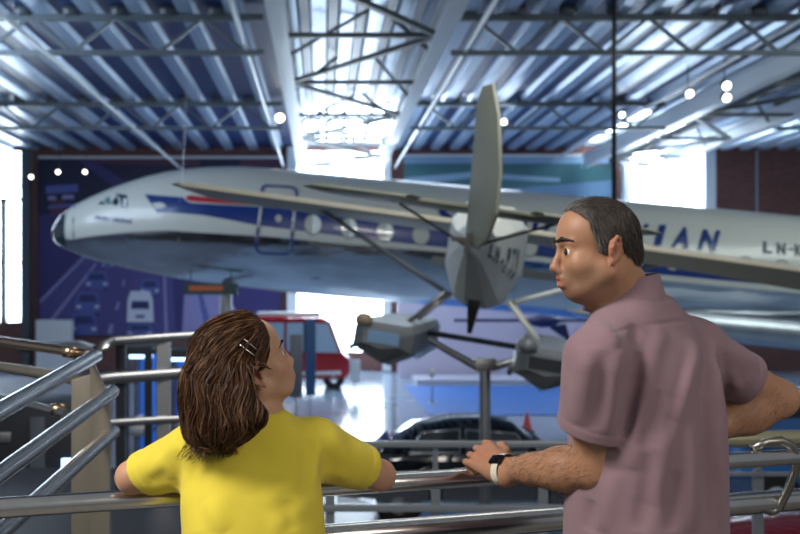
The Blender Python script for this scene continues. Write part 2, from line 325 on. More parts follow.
bots = [(53, 235.5), (54.5, 241), (57, 244), (64, 248.5), (75, 253), (92, 259.5), (112, 265), (130, 269.5), (150, 273.5), (168, 277), (187, 280), (212, 283.5), (240, 286.5), (280, 291.5), (313, 294.7), (640, 324), (1000, 330)]
def ip(t, x): a = np.array(t); return float(np.interp(x, a[:, 0], a[:, 1]))
def asurf(px, py, off=0.0):
    'point of the fuselage side that faces the viewer; px, py measured in the side view'
    Y = AY
    for _ in range(6):
        x, y = 322+(px-322)*Y/AY, 290+(py-290)*Y/AY
        t, b = ip(tops, x), ip(bots, x); c, r = (t+b)/2, max((b-t)/2, .1); v = max(-.998, min(.998, (y-c)/r)); k = math.sqrt(1-v*v); Y = AY-r*AS*k
    return Vector(((x-322)*AS, AY-r*AS*k-off*k, CAMZ+(290-c-v*r)*AS-off*v))
air = empty('airliner', (0, 0, 0)); tag(air, 'large white and polished metal airliner with a blue window band across the hall', 'airplane')
bound = [(53, 236), (69, 239.5), (94, 236), (131, 232), (168, 230.5), (205, 233), (258, 236), (290, 238.5), (330, 243), (435, 251.5), (545, 262.5), (645, 279), (1000, 312)]
xs = [53, 53.3, 54, 54.8, 56, 58, 61, 65, 70]+list(np.arange(75, 320, 4.))+list(np.arange(322, 1001, 12.)); SEG = 72; mb = MB(); rings = []
fr = [(-1+2*i/(SEG/2)) for i in range(SEG//2+1)]
def ring(px):
    t, b = ip(tops, px), ip(bots, px); c, r = (t+b)/2, (b-t)/2; Yb = AY-r*AS*.97; bd = (290+(ip(bound, 322+(px-322)*AY/Yb)-290)*Yb/AY-c)/max(r, .1)
    # half of the points above the colour boundary and half below, so that the edge of the paint is a clean line
    a0 = math.asin(max(-.97, min(.97, bd))); n = SEG//4
    ang = [-math.pi/2+(a0+math.pi/2)*i/n for i in range(n)]+[a0+(math.pi/2-a0)*i/n for i in range(n+1)]
    f = [((px-322)*AS, AY-r*AS*math.cos(a), CAMZ+(290-c-r*math.sin(a))*AS) for a in ang]
    bk = [((px-322)*AS, AY+r*AS*math.cos(a), CAMZ+(290-c-r*math.sin(a))*AS) for a in ang[-2:0:-1]]
    return f+bk
R_ = [ring(x) for x in xs]; n = len(R_[0]); vs = [p for r in R_ for p in r]; fs, ms = [], []; q = SEG//4
for i in range(len(xs)-1):
    for k in range(n):
        fs.append((i*n+k, i*n+(k+1) % n, (i+1)*n+(k+1) % n, (i+1)*n+k))
        up = k < q or k >= n-q; ms.append(2 if xs[i] < 66 and True else (0 if up else 1))
fs += [tuple(range(n-1, -1, -1)), tuple(range((len(xs)-1)*n, len(xs)*n))]; ms += [2, 0]
mb.v, mb.f, mb.m = vs, fs, ms; FUS = mb.build('fuselage', [M_AWHITE, M_AMETAL, M_RADOME], air, True, auto=50)
def decal(name, m, top, bot, x0, x1, step=4., off=.006, rows=4, parent=air):
    mb = MB(); X = list(np.arange(x0, x1, step))+[x1]; g = []
    for x in X:
        a, b = ip(top, x), ip(bot, x); g += [asurf(x, a+(b-a)*j/rows, off) for j in range(rows+1)]
    w = rows+1; mb.add(g, [(i*w+j, (i+1)*w+j, (i+1)*w+j+1, i*w+j+1) for i in range(len(X)-1) for j in range(rows)]); return mb.build(name, m, parent, True)
btop = [(145, 194.5), (184, 197.5), (230, 203.5), (262, 206.8), (294, 210), (314, 212.5), (368, 219), (400, 223.5), (435, 228.5), (545, 239), (645, 258), (1000, 292)]
bbot = [(145, 195.2), (157, 212.5), (180, 213), (205, 215.5), (230, 220), (255, 225), (290, 229.5), (314, 232.5), (368, 239.5), (400, 242.8), (435, 246.5), (545, 257), (645, 273), (1000, 306)]
decal('blue_band', M_ABLUE, btop, bbot, 145, 960)
decal('white_notch', M_AWHITE, [(152, 203.5), (160, 202.5), (165, 204.2), (166, 205.5)], [(152, 204), (156, 208.5), (163, 208.3), (166, 206.5)], 152, 166, 2, .012, 2)
decal('white_edge', M_AWHITE, [(184, 196.8), (190, 193.8), (280, 203.8)], [(184, 199.5), (190, 203), (280, 207.8)], 184, 280, 3, .010, 2)
decal('red_flash', M_ARED, [(185.5, 198), (188, 195.8), (192, 195.6), (230, 200.6), (277, 205.8)], [(185.5, 199), (188, 201), (192, 201.6), (230, 204.2), (277, 206.4)], 185.5, 277, 3, .014, 2)
def oval(name, cx, cy, rx, ry, m, off=.012, parent=air, n=24, half=None):
    mb = MB(); pts = [(cx+rx*math.cos(2*math.pi*k/n), cy+ry*math.sin(2*math.pi*k/n)) for k in range(n)]
    if half: pts = [(max(x, half), y) for x, y in pts]
    rim = [asurf(x, y, off) for x, y in pts]; mid = [asurf(cx+(x-cx)*.5, cy+(y-cy)*.5, off) for x, y in pts]
    mb.add([asurf(max(cx, half or 0), cy, off)]+mid+rim, [(0, 1+k, 1+(k+1) % n) for k in range(n)]+[(1+k, 1+n+k, 1+n+(k+1) % n, 1+(k+1) % n) for k in range(n)]); return mb.build(name, m, parent, True)
M_RIMW = mat('window_rim', (.10, .12, .14), .4)
for k in range(15):
    x = 313+36*k; y = 224.7+.0945*(x-313)+(1.5 if x > 500 else 0); rim = oval('cabin_window', x, y, 9.3, 10.8, M_RIMW, .010)
    pane = oval('window_pane', x, y, 8.2, 9.6, M_APANE, .018, rim)
    if k < 3: oval('window_glint', x+1, y, 7.0, 9.2, M_APANE2, .024, rim, half=x-.5+k)  # pale half pane, brightness of the windows beyond painted on
oval('door_window', 278.5, 218.5, 3.4, 3.8, M_APANE, .014)
def line(name, pts, r, m, off=.01, parent=air): mb = MB(); mb.tube([asurf(x, y, off) for x, y in pts], r, 8); return mb.build(name, m, parent, True)
door = line('door_outline', [(262, 195), (262.5, 188), (265, 186), (290, 187.5), (295, 189), (296.5, 192), (296.5, 196)], .035, M_ABLUE)
line('door_edge', [(261, 208), (258.5, 228)], .04, M_AWHITE, .014, door); line('door_edge', [(295, 208), (292.5, 231)], .04, M_AWHITE, .014, door)
line('door_edge', [(258, 228), (256, 247), (258, 251.5), (262, 253), (286, 254), (291, 252), (292.5, 231)], .035, M_ABLUE, .012, door)
def patch(name, poly, m, off=.012, parent=air):
    mb = MB(); c = (sum(p[0] for p in poly)/len(poly), sum(p[1] for p in poly)/len(poly)); mb.add([asurf(*c, off)]+[asurf(x, y, off) for x, y in poly], [(0, 1+k, 1+(k+1) % len(poly)) for k in range(len(poly))]); return mb.build(name, m, parent)
patch('cockpit_window', [(98, 204.5), (102, 201), (106, 204.8)], M_RADOME); patch('cockpit_window', [(104, 199.5), (110, 196.5), (111, 205), (106, 204)], mat('cockpit_teal', (.10, .2, .22), .15)); patch('cockpit_window', [(111, 203), (117, 196), (119, 203), (116, 206)], M_RADOME)
cw = patch('cockpit_window', [(115, 193.5), (127, 195.5), (127.5, 207), (122, 207.5), (120, 198)], M_RADOME); patch('window_glint', [(123.5, 198.5), (126.3, 199), (126, 206.8), (123, 206.6)], M_APANE2, .02, cw)  # pale patch painted as a glint on the cockpit glass
line('nose_seam', [(75, 206.5), (73.5, 220), (73.5, 235), (75, 250)], .02, M_BRACE)
line('fuselage_seam', [(182, 171), (180, 200), (179, 240), (180, 276)], .012, M_STEELD); line('fuselage_seam', [(128, 184), (126.5, 210), (126.5, 240), (128, 267)], .008, M_STEELD)
def text_mesh(txt, size=1.0, shear=0, align='LEFT', bold=.03):
    cu = bpy.data.curves.new('lettering', 'FONT'); cu.body = txt; cu.size = size; cu.shear = shear; cu.align_x = align; cu.resolution_u = 3; cu.offset = bold
    o = bpy.data.objects.new('lettering', cu); COL.objects.link(o); dg = bpy.context.evaluated_depsgraph_get(); me = bpy.data.meshes.new_from_object(o.evaluated_get(dg)); bpy.data.objects.remove(o); bpy.data.curves.remove(cu); return me
def letters(name, txt, m, place, parent, bold=.03):
    'place(u, v) maps text units to a point of the surface'
    me = text_mesh(txt, bold=bold); bm = bmesh.new(); bm.from_mesh(me); bmesh.ops.triangulate(bm, faces=bm.faces[:]); bmesh.ops.subdivide_edges(bm, edges=bm.edges[:], cuts=2); bm.to_mesh(me); bm.free(); xs_ = [v.co.x for v in me.vertices]
    if not xs_: return
    lo = min(xs_); wd = max(xs_)-lo
    for v in me.vertices: v.co = place((v.co.x-lo)/max(wd, 1e-6), v.co.y/.7)
    return link(name, me, m, parent, False)
LT = empty('airline_lettering', (0, 0, 0)); LT.parent = air
for i, ch in enumerate('SCANDINAVIAN'):
    x0 = 445+ (24.0*i if i < 9 else (214, 236, 263)[i-9]) ; w_ = 7 if ch == 'I' else 17.5; yb = 246+.092*(x0-680)
    letters('letter', ch, M_ABLUE, lambda u, v: asurf(x0-w_/2+u*w_+v*5-1.5, yb+.09*u*w_-v*18, .03), LT, .05)
for i, ch in enumerate('LN-KLH'):
    x0 = 767.5+(0, 13.5, 23, 31.5, 43, 54)[i]; w_ = 5 if ch == '-' else 8.5
    if ch == '-': patch('letter', [(x0-3, 248.3), (x0+3, 249), (x0+3, 250.6), (x0-3, 249.9)], M_INK, .03, LT)
    else: letters('letter', ch, M_INK, lambda u, v: asurf(x0-w_/2+u*w_, 252.5+.09*(x0-767)+.09*u*w_-v*10.5, .03), LT, .035)
letters('name_lettering', 'FINN VIKING', M_ABLUE, lambda u, v: asurf(94.5+u*37+v*1.2, 219.5+u*4.2-v*4.0, .012), air)
# belly fairing at the right
mb = MB(); prof = [(560, .02), (585, .2), (620, .34), (700, .40), (900, .42), (1000, .3)]
mb.rings([[((x-322)*AS, AY-.75-r*math.cos(a), CAMZ+(290-(318+.10*(x-640)))*AS+r*math.sin(a)) for a in [2*math.pi*k/28 for k in range(28)]] for x, r in prof]); mb.build('belly_fairing', mat('satin_aluminium', (.40, .43, .47), .36, 1, noise=.1, nscale=2), air, True, auto=50)
# wing roots seen under the belly, and steel cradle legs that carry the machine
for px in (226, 628):
    mb = MB(); x = (px-322)*AS; zb = CAMZ+(290-ip(bots, px))*AS; mb.tube([(x, AY, ZF), (x, AY, zb+.1)], .16, 14); mb.build('support_leg', M_STEELD, air, True, auto=40)
# ------------------------------------------------------------------ the small float plane, seen from behind its tail
M_FAB = mat('doped_fabric', (.74, .77, .73), .5, noise=.05, nscale=3); M_TANW = mat('tan_wing', (.55, .53, .44), .55, noise=.06, nscale=3); M_OLIVE = mat('olive_fabric', (.20, .215, .165), .55, noise=.06, nscale=3); M_FLOAT = mat('float_grey', (.20, .22, .24), .4, .2, noise=.1, nscale=4); M_FLOATB = mat('float_blue', (.20, .36, .60), .35)
sea = empty('float_plane'); tag(sea, 'small high-wing float plane on a post, tail towards the rail', 'airplane')
f = Vector((.208, .978, 0)); r0 = Vector((.978, -.208, 0)); bk = math.radians(8.7); rb = r0*math.cos(bk)-Vector((0, 0, 1))*math.sin(bk); ub = r0*math.sin(bk)+Vector((0, 0, 1))*math.cos(bk)
SM = Matrix((rb, f, ub)).transposed().to_4x4(); SM.translation = Vector((1.32, 9.0, 1.94)); sea.matrix_world = SM
SI = SM.inverted()
def sl(px, py, y): return SI @ P(px, py, y)
secs = [(0, .03, .10, -.06), (.6, .13, .16, -.13), (1.4, .26, .30, -.32), (2.2, .38, .50, -.54), (2.7, .43, .58, -.63), (3.4, .46, .60, -.64), (4.6, .44, .58, -.56), (5.4, .36, .25, -.42), (6.0, .24, .08, -.3)]
oct_ = [(-.62, 1), (.62, 1), (1, .62), (1, -.25), (.62, -.86), (.3, -1), (-.3, -1), (-.62, -.86), (-1, -.25), (-1, .62)]
mb = MB(); mb.rings([[(w_*a, y, (t+b)/2+(t-b)/2*c_) for a, c_ in oct_] for y, w_, t, b in secs]); mb.build('fuselage', M_FAB, sea)
def surf_plate(name, outline, axis_n, th, m, parent, mu=None):
    'aerofoil plate: flat outline with bevelled edge'
    nv = Vector(axis_n).normalized(); c = sum((Vector(p) for p in outline), Vector())/len(outline); mb = MB()
    mb.rings([[c+(Vector(p)-c)*s_+nv*h for p in outline] for s_, h in ((.90, -th/2), (.985, -th*.3), (1, 0), (.985, th*.3), (.90, th/2))]); o = mb.build(name, m, parent, True, auto=35); return o
surf_plate('wing', [(-4.35, 3.75, .42), (-4.25, 5.0, .42), (4.25, 5.0, .42), (4.35, 3.75, .42), (4.2, 3.62, .42), (0, 3.55, .42), (-4.2, 3.62, .42)], (0, 0, 1), .085, M_TANW, sea)
WG = sea.children[-1]; bmw = bmesh.new(); bmw.from_mesh(WG.data)
for v in bmw.verts: v.co.z += -.045-(v.co.y-3.6)*.035
bmw.to_mesh(WG.data); bmw.free()
mb = MB(); mb.prism([(-4.0, 3.8, .415), (4.0, 3.8, .415), (4.0, 4.85, .375), (-4.0, 4.85, .375)], (0, 0, .012)); mb.build('wing_top', M_FAB, sea)
mb = MB(); mb.prism([(.75, 3.56, .345), (4.25, 3.56, .345), (4.25, 3.36, .10), (.75, 3.40, .22)], (0, .03, 0)); mb.build('wing_flap', mat('dark_grey_fabric', (.055, .06, .055), .5), sea, bevel=.008)
surf_plate('tailplane', [(-1.66, .25, .335), (-1.55, .62, .335), (-.3, .85, .335), (.3, .85, .335), (1.55, .62, .335), (1.66, .25, .335), (1.5, -.02, .335), (.62, -.12, .335), (.55, .08, .335), (-.55, .08, .335), (-.62, -.12, .335), (-1.5, -.02, .335)], (0, 0, 1), .045, M_OLIVE, sea)
# rudder turned to one side about its hinge
a = math.radians(21); dx, dy = math.sin(a), -math.cos(a)
def ru(s_, z): return (s_*dx-.06*z-.03, .10+s_*dy, z)
surf_plate('rudder', [ru(0, .02), ru(-.02, 1.30), ru(.10, 1.42), ru(.38, 1.40), ru(.62, 1.1), ru(.80, .6), ru(.80, .25), ru(.62, .03), ru(.35, -.05)], (math.cos(a), math.sin(a), 0), .05, M_OLIVE, sea)
surf_plate('tail_fin', [(0, .12, .05), (0, .12, 1.25), (0, .35, 1.15), (0, .95, .35), (0, 1.1, .2)], (1, 0, 0), .06, M_FAB, sea)
mb = MB(); mb.box((0, -.06, .02), (.30, .05, .045)); mb.box((0, -.08, 0), (.05, .05, .18)); mb.build('rudder_bracket', M_BLACK, sea)
for s_ in (-1, 1): mb = MB(); mb.tube([(s_*.72, .3, .29), (s_*.03, .12, -.02)], .013, 8); mb.build('tail_strut', M_BLACK, sea, True)
mb = MB(); mb.rings([[(x*k, 2.3+y*k, z) for x, y in ((-.07, -.12), (.07, -.12), (.07, .12), (-.07, .12))] for z, k in ((-.54, 1), (-.62, .9), (-.92, .35))]); mb.build('water_rudder', M_BLACK, sea)
for s_, m_ in ((-1, M_BRACE), (1, M_FAB)):
    mb = MB(); mb.tube([(s_*2.35, 4.2, .33), (s_*.40, 3.3, -.52)], .03, 8); mb.build('wing_strut', m_, sea, True)
    for y0, y1 in ((2.6, 2.9), (3.8, 3.7)): mb = MB(); mb.tube([(s_*.36, y0, -.5), (s_*.84, y1, -1.0)], .03, 8); mb.build('float_strut', m_ if s_ > 0 else M_STEELD, sea, True)
    # floats: flat deck, keeled bottom, raked stern
    fs_ = [(1.6, .20, -.98, -1.16, -1.20), (1.75, .33, -.93, -1.22, -1.36), (2.6, .36, -.92, -1.26, -1.46), (4.4, .36, -.92, -1.26, -1.48), (5.3, .26, -.93, -1.2, -1.36), (5.8, .06, -1.0, -1.08, -1.1)]
    mb = MB(); cx = s_*.88; mb.rings([[(cx-w_*.8, y, t), (cx+w_*.8, y, t), (cx+w_, y, t-.07), (cx+w_, y, ch), (cx, y, k_), (cx-w_, y, ch), (cx-w_, y, t-.07)] for y, w_, t, ch, k_ in fs_]); fl = mb.build('float', M_FLOAT, sea)
    mb = MB(); mb.box((cx-.02*s_, 1.60, -1.08), (.34, .03, .13)); mb.build('stern_panel', M_FLOATB if s_ < 0 else M_DARK, fl)
    mb = MB(); mb.tube([(cx-.37, 1.9, -1.25), (cx-.37, 4.6, -1.25)], .03, 6); mb.tube([(cx+.37, 1.9, -1.25), (cx+.37, 4.6, -1.25)], .03, 6); mb.build('chine_rail', M_FLOATB if s_ < 0 else M_BLACK, fl)
    mb = MB(); mb.lathe((cx-.22, 1.62, -.92), [(.001, -.06), (.09, -.05), (.10, .02), (.06, .07), (.001, .08)], 14); mb.build('bumper', mat('tan_rubber', (.30, .24, .17), .7) if s_ < 0 else M_FLOAT, fl, True)
mb = MB(); mb.tube([(-.95, 2.9, -1.02), (.95, 2.9, -1.02)], .035, 10); mb.build('spreader_bar', M_DARK, sea, True)
mb = MB(); mb.rings([[(.24*math.cos(t)*k, y, -.1+.2*math.sin(t)*k) for t in [2*math.pi*i/16 for i in range(16)]] for y, k in ((6.0, .9), (6.2, .6), (6.32, .1))]); mb.build('engine_nose', M_STEELD, sea, True)
mb = MB(); mb.bar((-.95, 6.2, -.1), (.95, 6.2, -.1), .05, .12); mb.build('propeller', M_BRACE, sea)
# registration on the right flank
for i, ch in enumerate('LN-ITD'):
    y0 = .75+.30*i
    def pl(u, v, y0=y0):
        y = y0+(u-.5)*.2*(1 if ch != '-' else .6)+.1; yy = np.array([s[0] for s in secs]); w_ = np.interp(y, yy, [s[1] for s in secs]); t = np.interp(y, yy, [s[2] for s in secs]); b = np.interp(y, yy, [s[3] for s in secs])
        z = (t+b)/2+(t-b)/2*(-.1+.62*(v-.5)); k = (z-(t+b)/2)/((t-b)/2)
        return Vector((w_*(1 if k > -.25 else 1-.38*(-.25-k)/.61)+.006, y, z))
    letters('registration_letter', ch, M_INK, pl, sea)
# post with a forked head that carries the float plane
stn = empty('display_stand', (1.98, 12.15, ZF)); tag(stn, 'grey steel post with a forked head under the float plane', 'stand')
top = .70-ZF
mb = MB(); mb.lathe((0, 0, 0), [(.001, 0), (.45, 0), (.45, .04), (.08, .05)], 24); mb.build('base_plate', M_STEELD, stn, True, auto=40)
mb = MB(); mb.tube([(0, 0, .04), (0, 0, top-.1)], .068, 16); mb.build('post', M_STEELD, stn, True, auto=40)
mb = MB(); mb.box((0, 0, top-.08), (.26, .16, .16)); mb.build('fork_head', M_STEELD, stn, bevel=.02)
for s_, h in ((-1, .25), (1, .0)): mb = MB(); mb.tube([(s_*.08, 0, top-.12), (s_*.42, 0, top-.02+h*.35), (s_*.74, 0, top+.12+h*.55-.10*(s_ > 0))], [.05, .045, .04], 10); mb.build('fork_arm', M_STEELD, stn, True, auto=40)
# ------------------------------------------------------------------ cars and show pieces on the hall floor
M_GLASS = mat('car_glass', (.05, .07, .09), .06, coat=.6); M_TYRE = mat('tyre', (.015, .015, .016), .75); M_CHROME = mat('chrome', (.75, .77, .8), .08, 1)
def wheel(parent, c, r, w_=.17):
    mb = MB(); mb.lathe(c, [(r*.62, -w_/2), (r*.9, -w_/2), (r, -w_*.3), (r, w_*.3), (r*.9, w_/2), (r*.62, w_/2)], 28, (0, 1, 0)); o = mb.build('wheel', M_TYRE, parent, True, auto=50)
    mb = MB(); mb.lathe(c, [(.001, -w_*.56), (r*.3, -w_*.54), (r*.62, -w_*.4), (r*.64, w_*.4), (.001, w_*.5)], 24, (0, 1, 0)); mb.build('hub_cap', M_CHROME, o, True, auto=40)
def old_car(name, loc, rz, paint, label, glass=M_GLASS, s=1.0, cat='car'):
    'rounded saloon of the fifties; +x is the front'
    root = empty(name, loc, rz); tag(root, label, cat); root.scale = (s, s, s)
    # body side profile: x, bottom, belt height, half width
    pr = [(-2.12, .55, .62, .45), (-2.08, .42, .78, .62), (-1.9, .36, .92, .72), (-1.5, .33, 1.0, .80), (-.9, .32, 1.02, .84), (0, .32, 1.02, .85), (.75, .32, 1.02, .84), (1.3, .34, 1.01, .78), (1.75, .36, .96, .72), (2.05, .42, .84, .62), (2.14, .50, .66, .5)]
    mb = MB(); mb.rings([[(x, w_*math.copysign(abs(math.cos(a))**.55, math.cos(a)), (b+t)/2+(t-b)/2*math.copysign(abs(math.sin(a))**.6, math.sin(a))) for a in [2*math.pi*k/28 for k in range(28)]] for x, b, t, w_ in pr]); mb.build('car_body', paint, root, True, auto=55)
    cab = [(-1.62, .95, .50, 1.0), (-1.35, 1.22, .56, 1.0), (-1.0, 1.44, .58, 1.0), (-.5, 1.54, .60, 1.0), (0, 1.555, .60, 1.0), (.35, 1.50, .60, 1.0), (.62, 1.28, .62, 1.0), (.88, .98, .64, 1.0)]
    def rg(x, t, w_, b): return [(x, -w_-.12, b-.05), (x, -w_-.10, b+.05), (x, -w_, b+(t-b)*.70), (x, -w_*.75, b+(t-b)*.93), (x, 0, t), (x, w_*.75, b+(t-b)*.93), (x, w_, b+(t-b)*.70), (x, w_+.10, b+.05), (x, w_+.12, b-.05)]
    mb = MB(); mb.rings([rg(x, t, w_, b) for x, t, w_, b in cab]); mb.build('roof', paint, root, True, auto=60)
    for sd in (-1, 1):
        for gx in ((-1.08, -.45), (-.36, .42)):
            mb = MB(); yb, yt = sd*.715, sd*.632; x0, x1 = gx; h0 = 1.36 if x0 < -1 else 1.40; h1 = 1.40 if x1 < 0 else 1.34
            q_ = [(x0-(.1 if x0 < -1 else 0), yb, 1.07), (x1+(.14 if x1 > 0 else 0), yb, 1.07), (x1-(.06 if x1 > 0 else 0), yt, h1), (x0+(.08 if x0 < -1 else 0), yt, h0)]
            mb.prism(q_, (0, sd*.03, 0)); wn = mb.build('side_window', glass, root)
            mb = MB(); mb.tube([Vector(p)+Vector((0, sd*.035, 0)) for p in q_], .018, 6, closed=True); mb.build('window_frame', M_CHROME, wn, True)
        mb = MB(); mb.tube([(-1.9, sd*.80, .80), (-.9, sd*.875, .84), (.7, sd*.875, .84), (1.8, sd*.745, .80)], .015, 6); mb.build('side_trim', M_CHROME, root, True)
    mb = MB(); mb.prism([(.66, -.5, 1.27), (.66, .5, 1.27), (.90, .55, 1.02), (.90, -.55, 1.02)], (.03, 0, .02)); mb.build('windscreen', glass, root)
    mb = MB(); mb.prism([(-1.40, -.42, 1.22), (-1.40, .42, 1.22), (-1.63, .42, 1.02), (-1.63, -.42, 1.02)], (-.03, 0, .02)); mb.build('rear_window', glass, root)
    for x in (-1.32, 1.30):
        for sd in (-1, 1): wheel(root, (x, sd*.70, .33), .33)
    for x, sg in ((2.17, 1), (-2.15, -1)):
        mb = MB(); mb.tube([(x-.25*sg, -.80, .48), (x, -.62, .48), (x+.03*sg, 0, .48), (x, .62, .48), (x-.25*sg, .80, .48)], .05, 8); mb.build('bumper', M_CHROME, root, True)
    for sd in (-1, 1): mb = MB(); mb.lathe((2.02, sd*.52, .74), [(.001, .08), (.07, .06), (.10, 0), (.10, -.1)], 16, (1, 0, 0)); mb.build('headlamp', M_APANE2, root, True)
    return root
BK = mat('black_car_paint', (.008, .009, .012), .10, coat=1)
old_car('vintage_car', (2.42, 15.0, ZF), 0, BK, 'black vintage saloon car with chrome window frames on the hall floor')
RD = mat('red_car_paint', (.42, .010, .02), .15, coat=1)
old_car('vintage_car', (4.25, 8.35, ZF), .12, mat('dark_red_car_paint', (.10, .006, .010), .15, coat=1), 'dark red car below the rail at the lower right corner')
old_car('vintage_car', (-5.2, 11.8, ZF), .25, mat('dark_blue_car_paint', (.012, .016, .035), .12, coat=1), 'dark rounded car below the stair rails at the left')
# red minibus
van = empty('minibus', (-.55, 35, ZF)); tag(van, 'red minibus with large windows near the bright window', 'car')
side = [(-1.75, .35), (1.35, .35), (1.5, .55), (1.5, 1.02), (1.25, 1.25), (.85, 2.32), (.55, 2.48), (-1.7, 2.48), (-1.8, 2.3)]
mb = MB(); mb.rings([[(x*k, y, 1.2+(z-1.2)*k) for x, z in side] for y, k in ((-.85, .96), (-.78, 1), (.78, 1), (.85, .96))]); mb.build('van_body', RD, van, True, auto=30)
M_VG = mat('van_glass', (.45, .58, .68), .08, coat=.6)
for sd in (-1, 1):
    for q_ in ([(-1.65, 1.3), (-.75, 1.3), (-.75, 2.28), (-1.65, 2.28)], [(-.65, 1.3), (.0, 1.3), (.0, 2.28), (-.65, 2.28)], [(.08, 1.28), (1.12, 1.25), (.76, 2.25), (.08, 2.28)]):
        mb = MB(); mb.prism([(x, sd*.86, z) for x, z in q_], (0, sd*.02, 0)); mb.build('side_window', M_VG, van)
    mb = MB(); mb.prism([(-.08, sd*.87, 1.25), (.04, sd*.87, 1.25), (.04, sd*.87, 2.3), (-.08, sd*.87, 2.3)], (0, sd*.02, 0)); mb.build('door_pillar', M_BLACK, van)
    mb = MB(); mb.bar((-1.7, sd*.87, .5), (1.2, sd*.87, .58), .03, .12); mb.build('side_strip', M_WHITE, van)
    for x in (-1.15, .95): wheel(van, (x, sd*.76, .36), .36)
    mb = MB(); mb.lathe((1.42, sd*.55, .98), [(.001, .1), (.10, .08), (.14, 0)], 14, (1, -.25, 0)); mb.build('headlamp', M_APANE2, van, True)
mb = MB(); mb.prism([(1.27, -.7, 1.28), (1.27, .7, 1.28), (.90, .66, 2.26), (.90, -.66, 2.26)], (.03, 0, .01)); mb.build('windscreen', M_VG, van)
mb = MB(); mb.box((-.6, 0, 2.56), (2.2, 1.3, .14)); mb.build('roof_rack', M_WHITE, van, bevel=.03)
# blue lorry at the far right
lor = empty('lorry', (7.3, 15.2, ZF)); tag(lor, 'bright blue vehicle behind the man\'s right elbow', 'truck'); BL = mat('blue_lorry_paint', (.03, .20, .62), .2, coat=1)
mb = MB(); mb.box((0, 0, 1.15), (2.6, 1.8, 1.5)); mb.build('cab', BL, lor, bevel=.12, seg=3)
mb = MB(); mb.box((-.35, -.91, 1.72), (.75, .03, .30)); mb.box((.6, -.91, 1.72), (.9, .03, .30)); mb.build('side_window', M_GLASS, lor, bevel=.01)
mb = MB(); mb.box((.1, -.93, 1.3), (.16, .05, 1.2)); mb.build('door_post', M_WHITE, lor); mb = MB(); mb.box((0, -.93, 1.2), (2.5, .04, .10)); mb.build('side_strip', M_BLACK, lor)
for x in (-.8, .85):
    for sd in (-1, 1): wheel(lor, (x, sd*.8, .42), .42, .22)
# pale low stage with its backdrop, a dark glider standing on it
mb = MB(); a, b = P(398, 380, 38.4), P(705, 300, 38.4); mb.box(((a.x+b.x)/2, 38.5, (b.z+ZF)/2), (b.x-a.x, .25, b.z-ZF)); tag(mb.build('partition', mat('lilac_board', (.58, .53, .66), .5)), 'pale lilac backdrop wall under the airliner', 'partition')
mb = MB(); mb.box((9.4, 37.0, ZF+.09), (12.0, 2.4, .18)); tag(mb.build('low_stage', mat('stage_white', (.45, .45, .55), .5)), 'low pale stage in front of the lilac backdrop', 'stage', kind='thing')
gl = empty('dark_glider', P(542, 321, 33.6)); tag(gl, 'dark slim glider with long thin wings hung before the lilac backdrop', 'airplane'); M_GD = mat('glider_dark', (.05, .05, .13), .35)
mb = MB(); mb.rings([[(.75*x, r*math.cos(t), r*.8*math.sin(t)) for t in [2*math.pi*k/14 for k in range(14)]] for x, r in ((-.9, .02), (-.6, .16), (0, .30), (.5, .24), (.95, .03))]); mb.build('fuselage', M_GD, gl, True)
mb = MB(); mb.box((-.7, 0, .02), (4.6, .30, .10)); mb.build('wing', M_GD, gl, bevel=.03); mb = MB(); mb.prism([(.2, 0, -.2), (.8, 0, -.1), (1.0, 0, -.75)], (0, .06, 0)); mb.build('tail_fin', M_GD, gl)
mb = MB(); mb.tube([(0, 0, .2), (0, 0, 3.2)], .012, 6); mb.build('hanging_wire', M_DARK, gl)
# small signs and markers on the floor
def pole_sign(name, px, py, y, label, w_, h_, m, cat='sign', round_=False):
    base = P(px, 0, y); base.z = ZF; r = empty(name, base); tag(r, label, cat); z = P(px, py, y).z-ZF
    mb = MB(); mb.lathe((0, 0, 0), [(.001, 0), (.18, 0), (.18, .03), (.03, .04)], 16); mb.build('base_plate', M_STEELD, r, True, auto=40); mb = MB(); mb.tube([(0, .03, .03), (0, .03, z)], .025, 8); mb.build('pole', M_STEELD, r, True)
    mb = MB()
    if round_: mb.lathe((0, -.02, z), [(.001, .02), (w_*.8, .015), (w_, 0), (w_*.8, -.015), (.001, -.02)], 20, (0, -1, 0))
    else: mb.box((0, -.02, z), (w_, .04, h_))
    mb.build('sign_board', m, r, bevel=0 if round_ else .008, smooth=round_); return r
pole_sign('floor_sign', 355, 371, 33, 'white upright sign on the floor beside the red minibus', .34, .75, M_WHITE)
pole_sign('round_marker', 432, 373, 30, 'white round marker on a thin pole below the left float', .12, .2, mat('round_white', (.85, .82, .75), .4), 'sign', True)
pole_sign('info_panel', 296, 366, 20.5, 'tall grey information panel beside the girl\'s face', .26, 1.30, mat('panel_grey', (.14, .16, .20), .4))
pole_sign('banner_post', 310.5, 357, 25, 'narrow dark blue banner post in front of the red minibus', .26, 1.9, mat('banner_blue', (.02, .08, .20), .5), 'banner')
cone = empty('traffic_cone', (P(527, 430, 24).x, 24, ZF)); tag(cone, 'small red cone on the floor behind the black car', 'cone')
mb = MB(); mb.box((0, 0, .02), (.30, .30, .04)); mb.build('cone_base', M_BLACK, cone); mb = MB(); mb.lathe((0, 0, .04), [(.12, 0), (.025, .42), (.001, .43)], 18); mb.build('cone_body', mat('cone_red', (.5, .05, .05), .5), cone, True, auto=50)
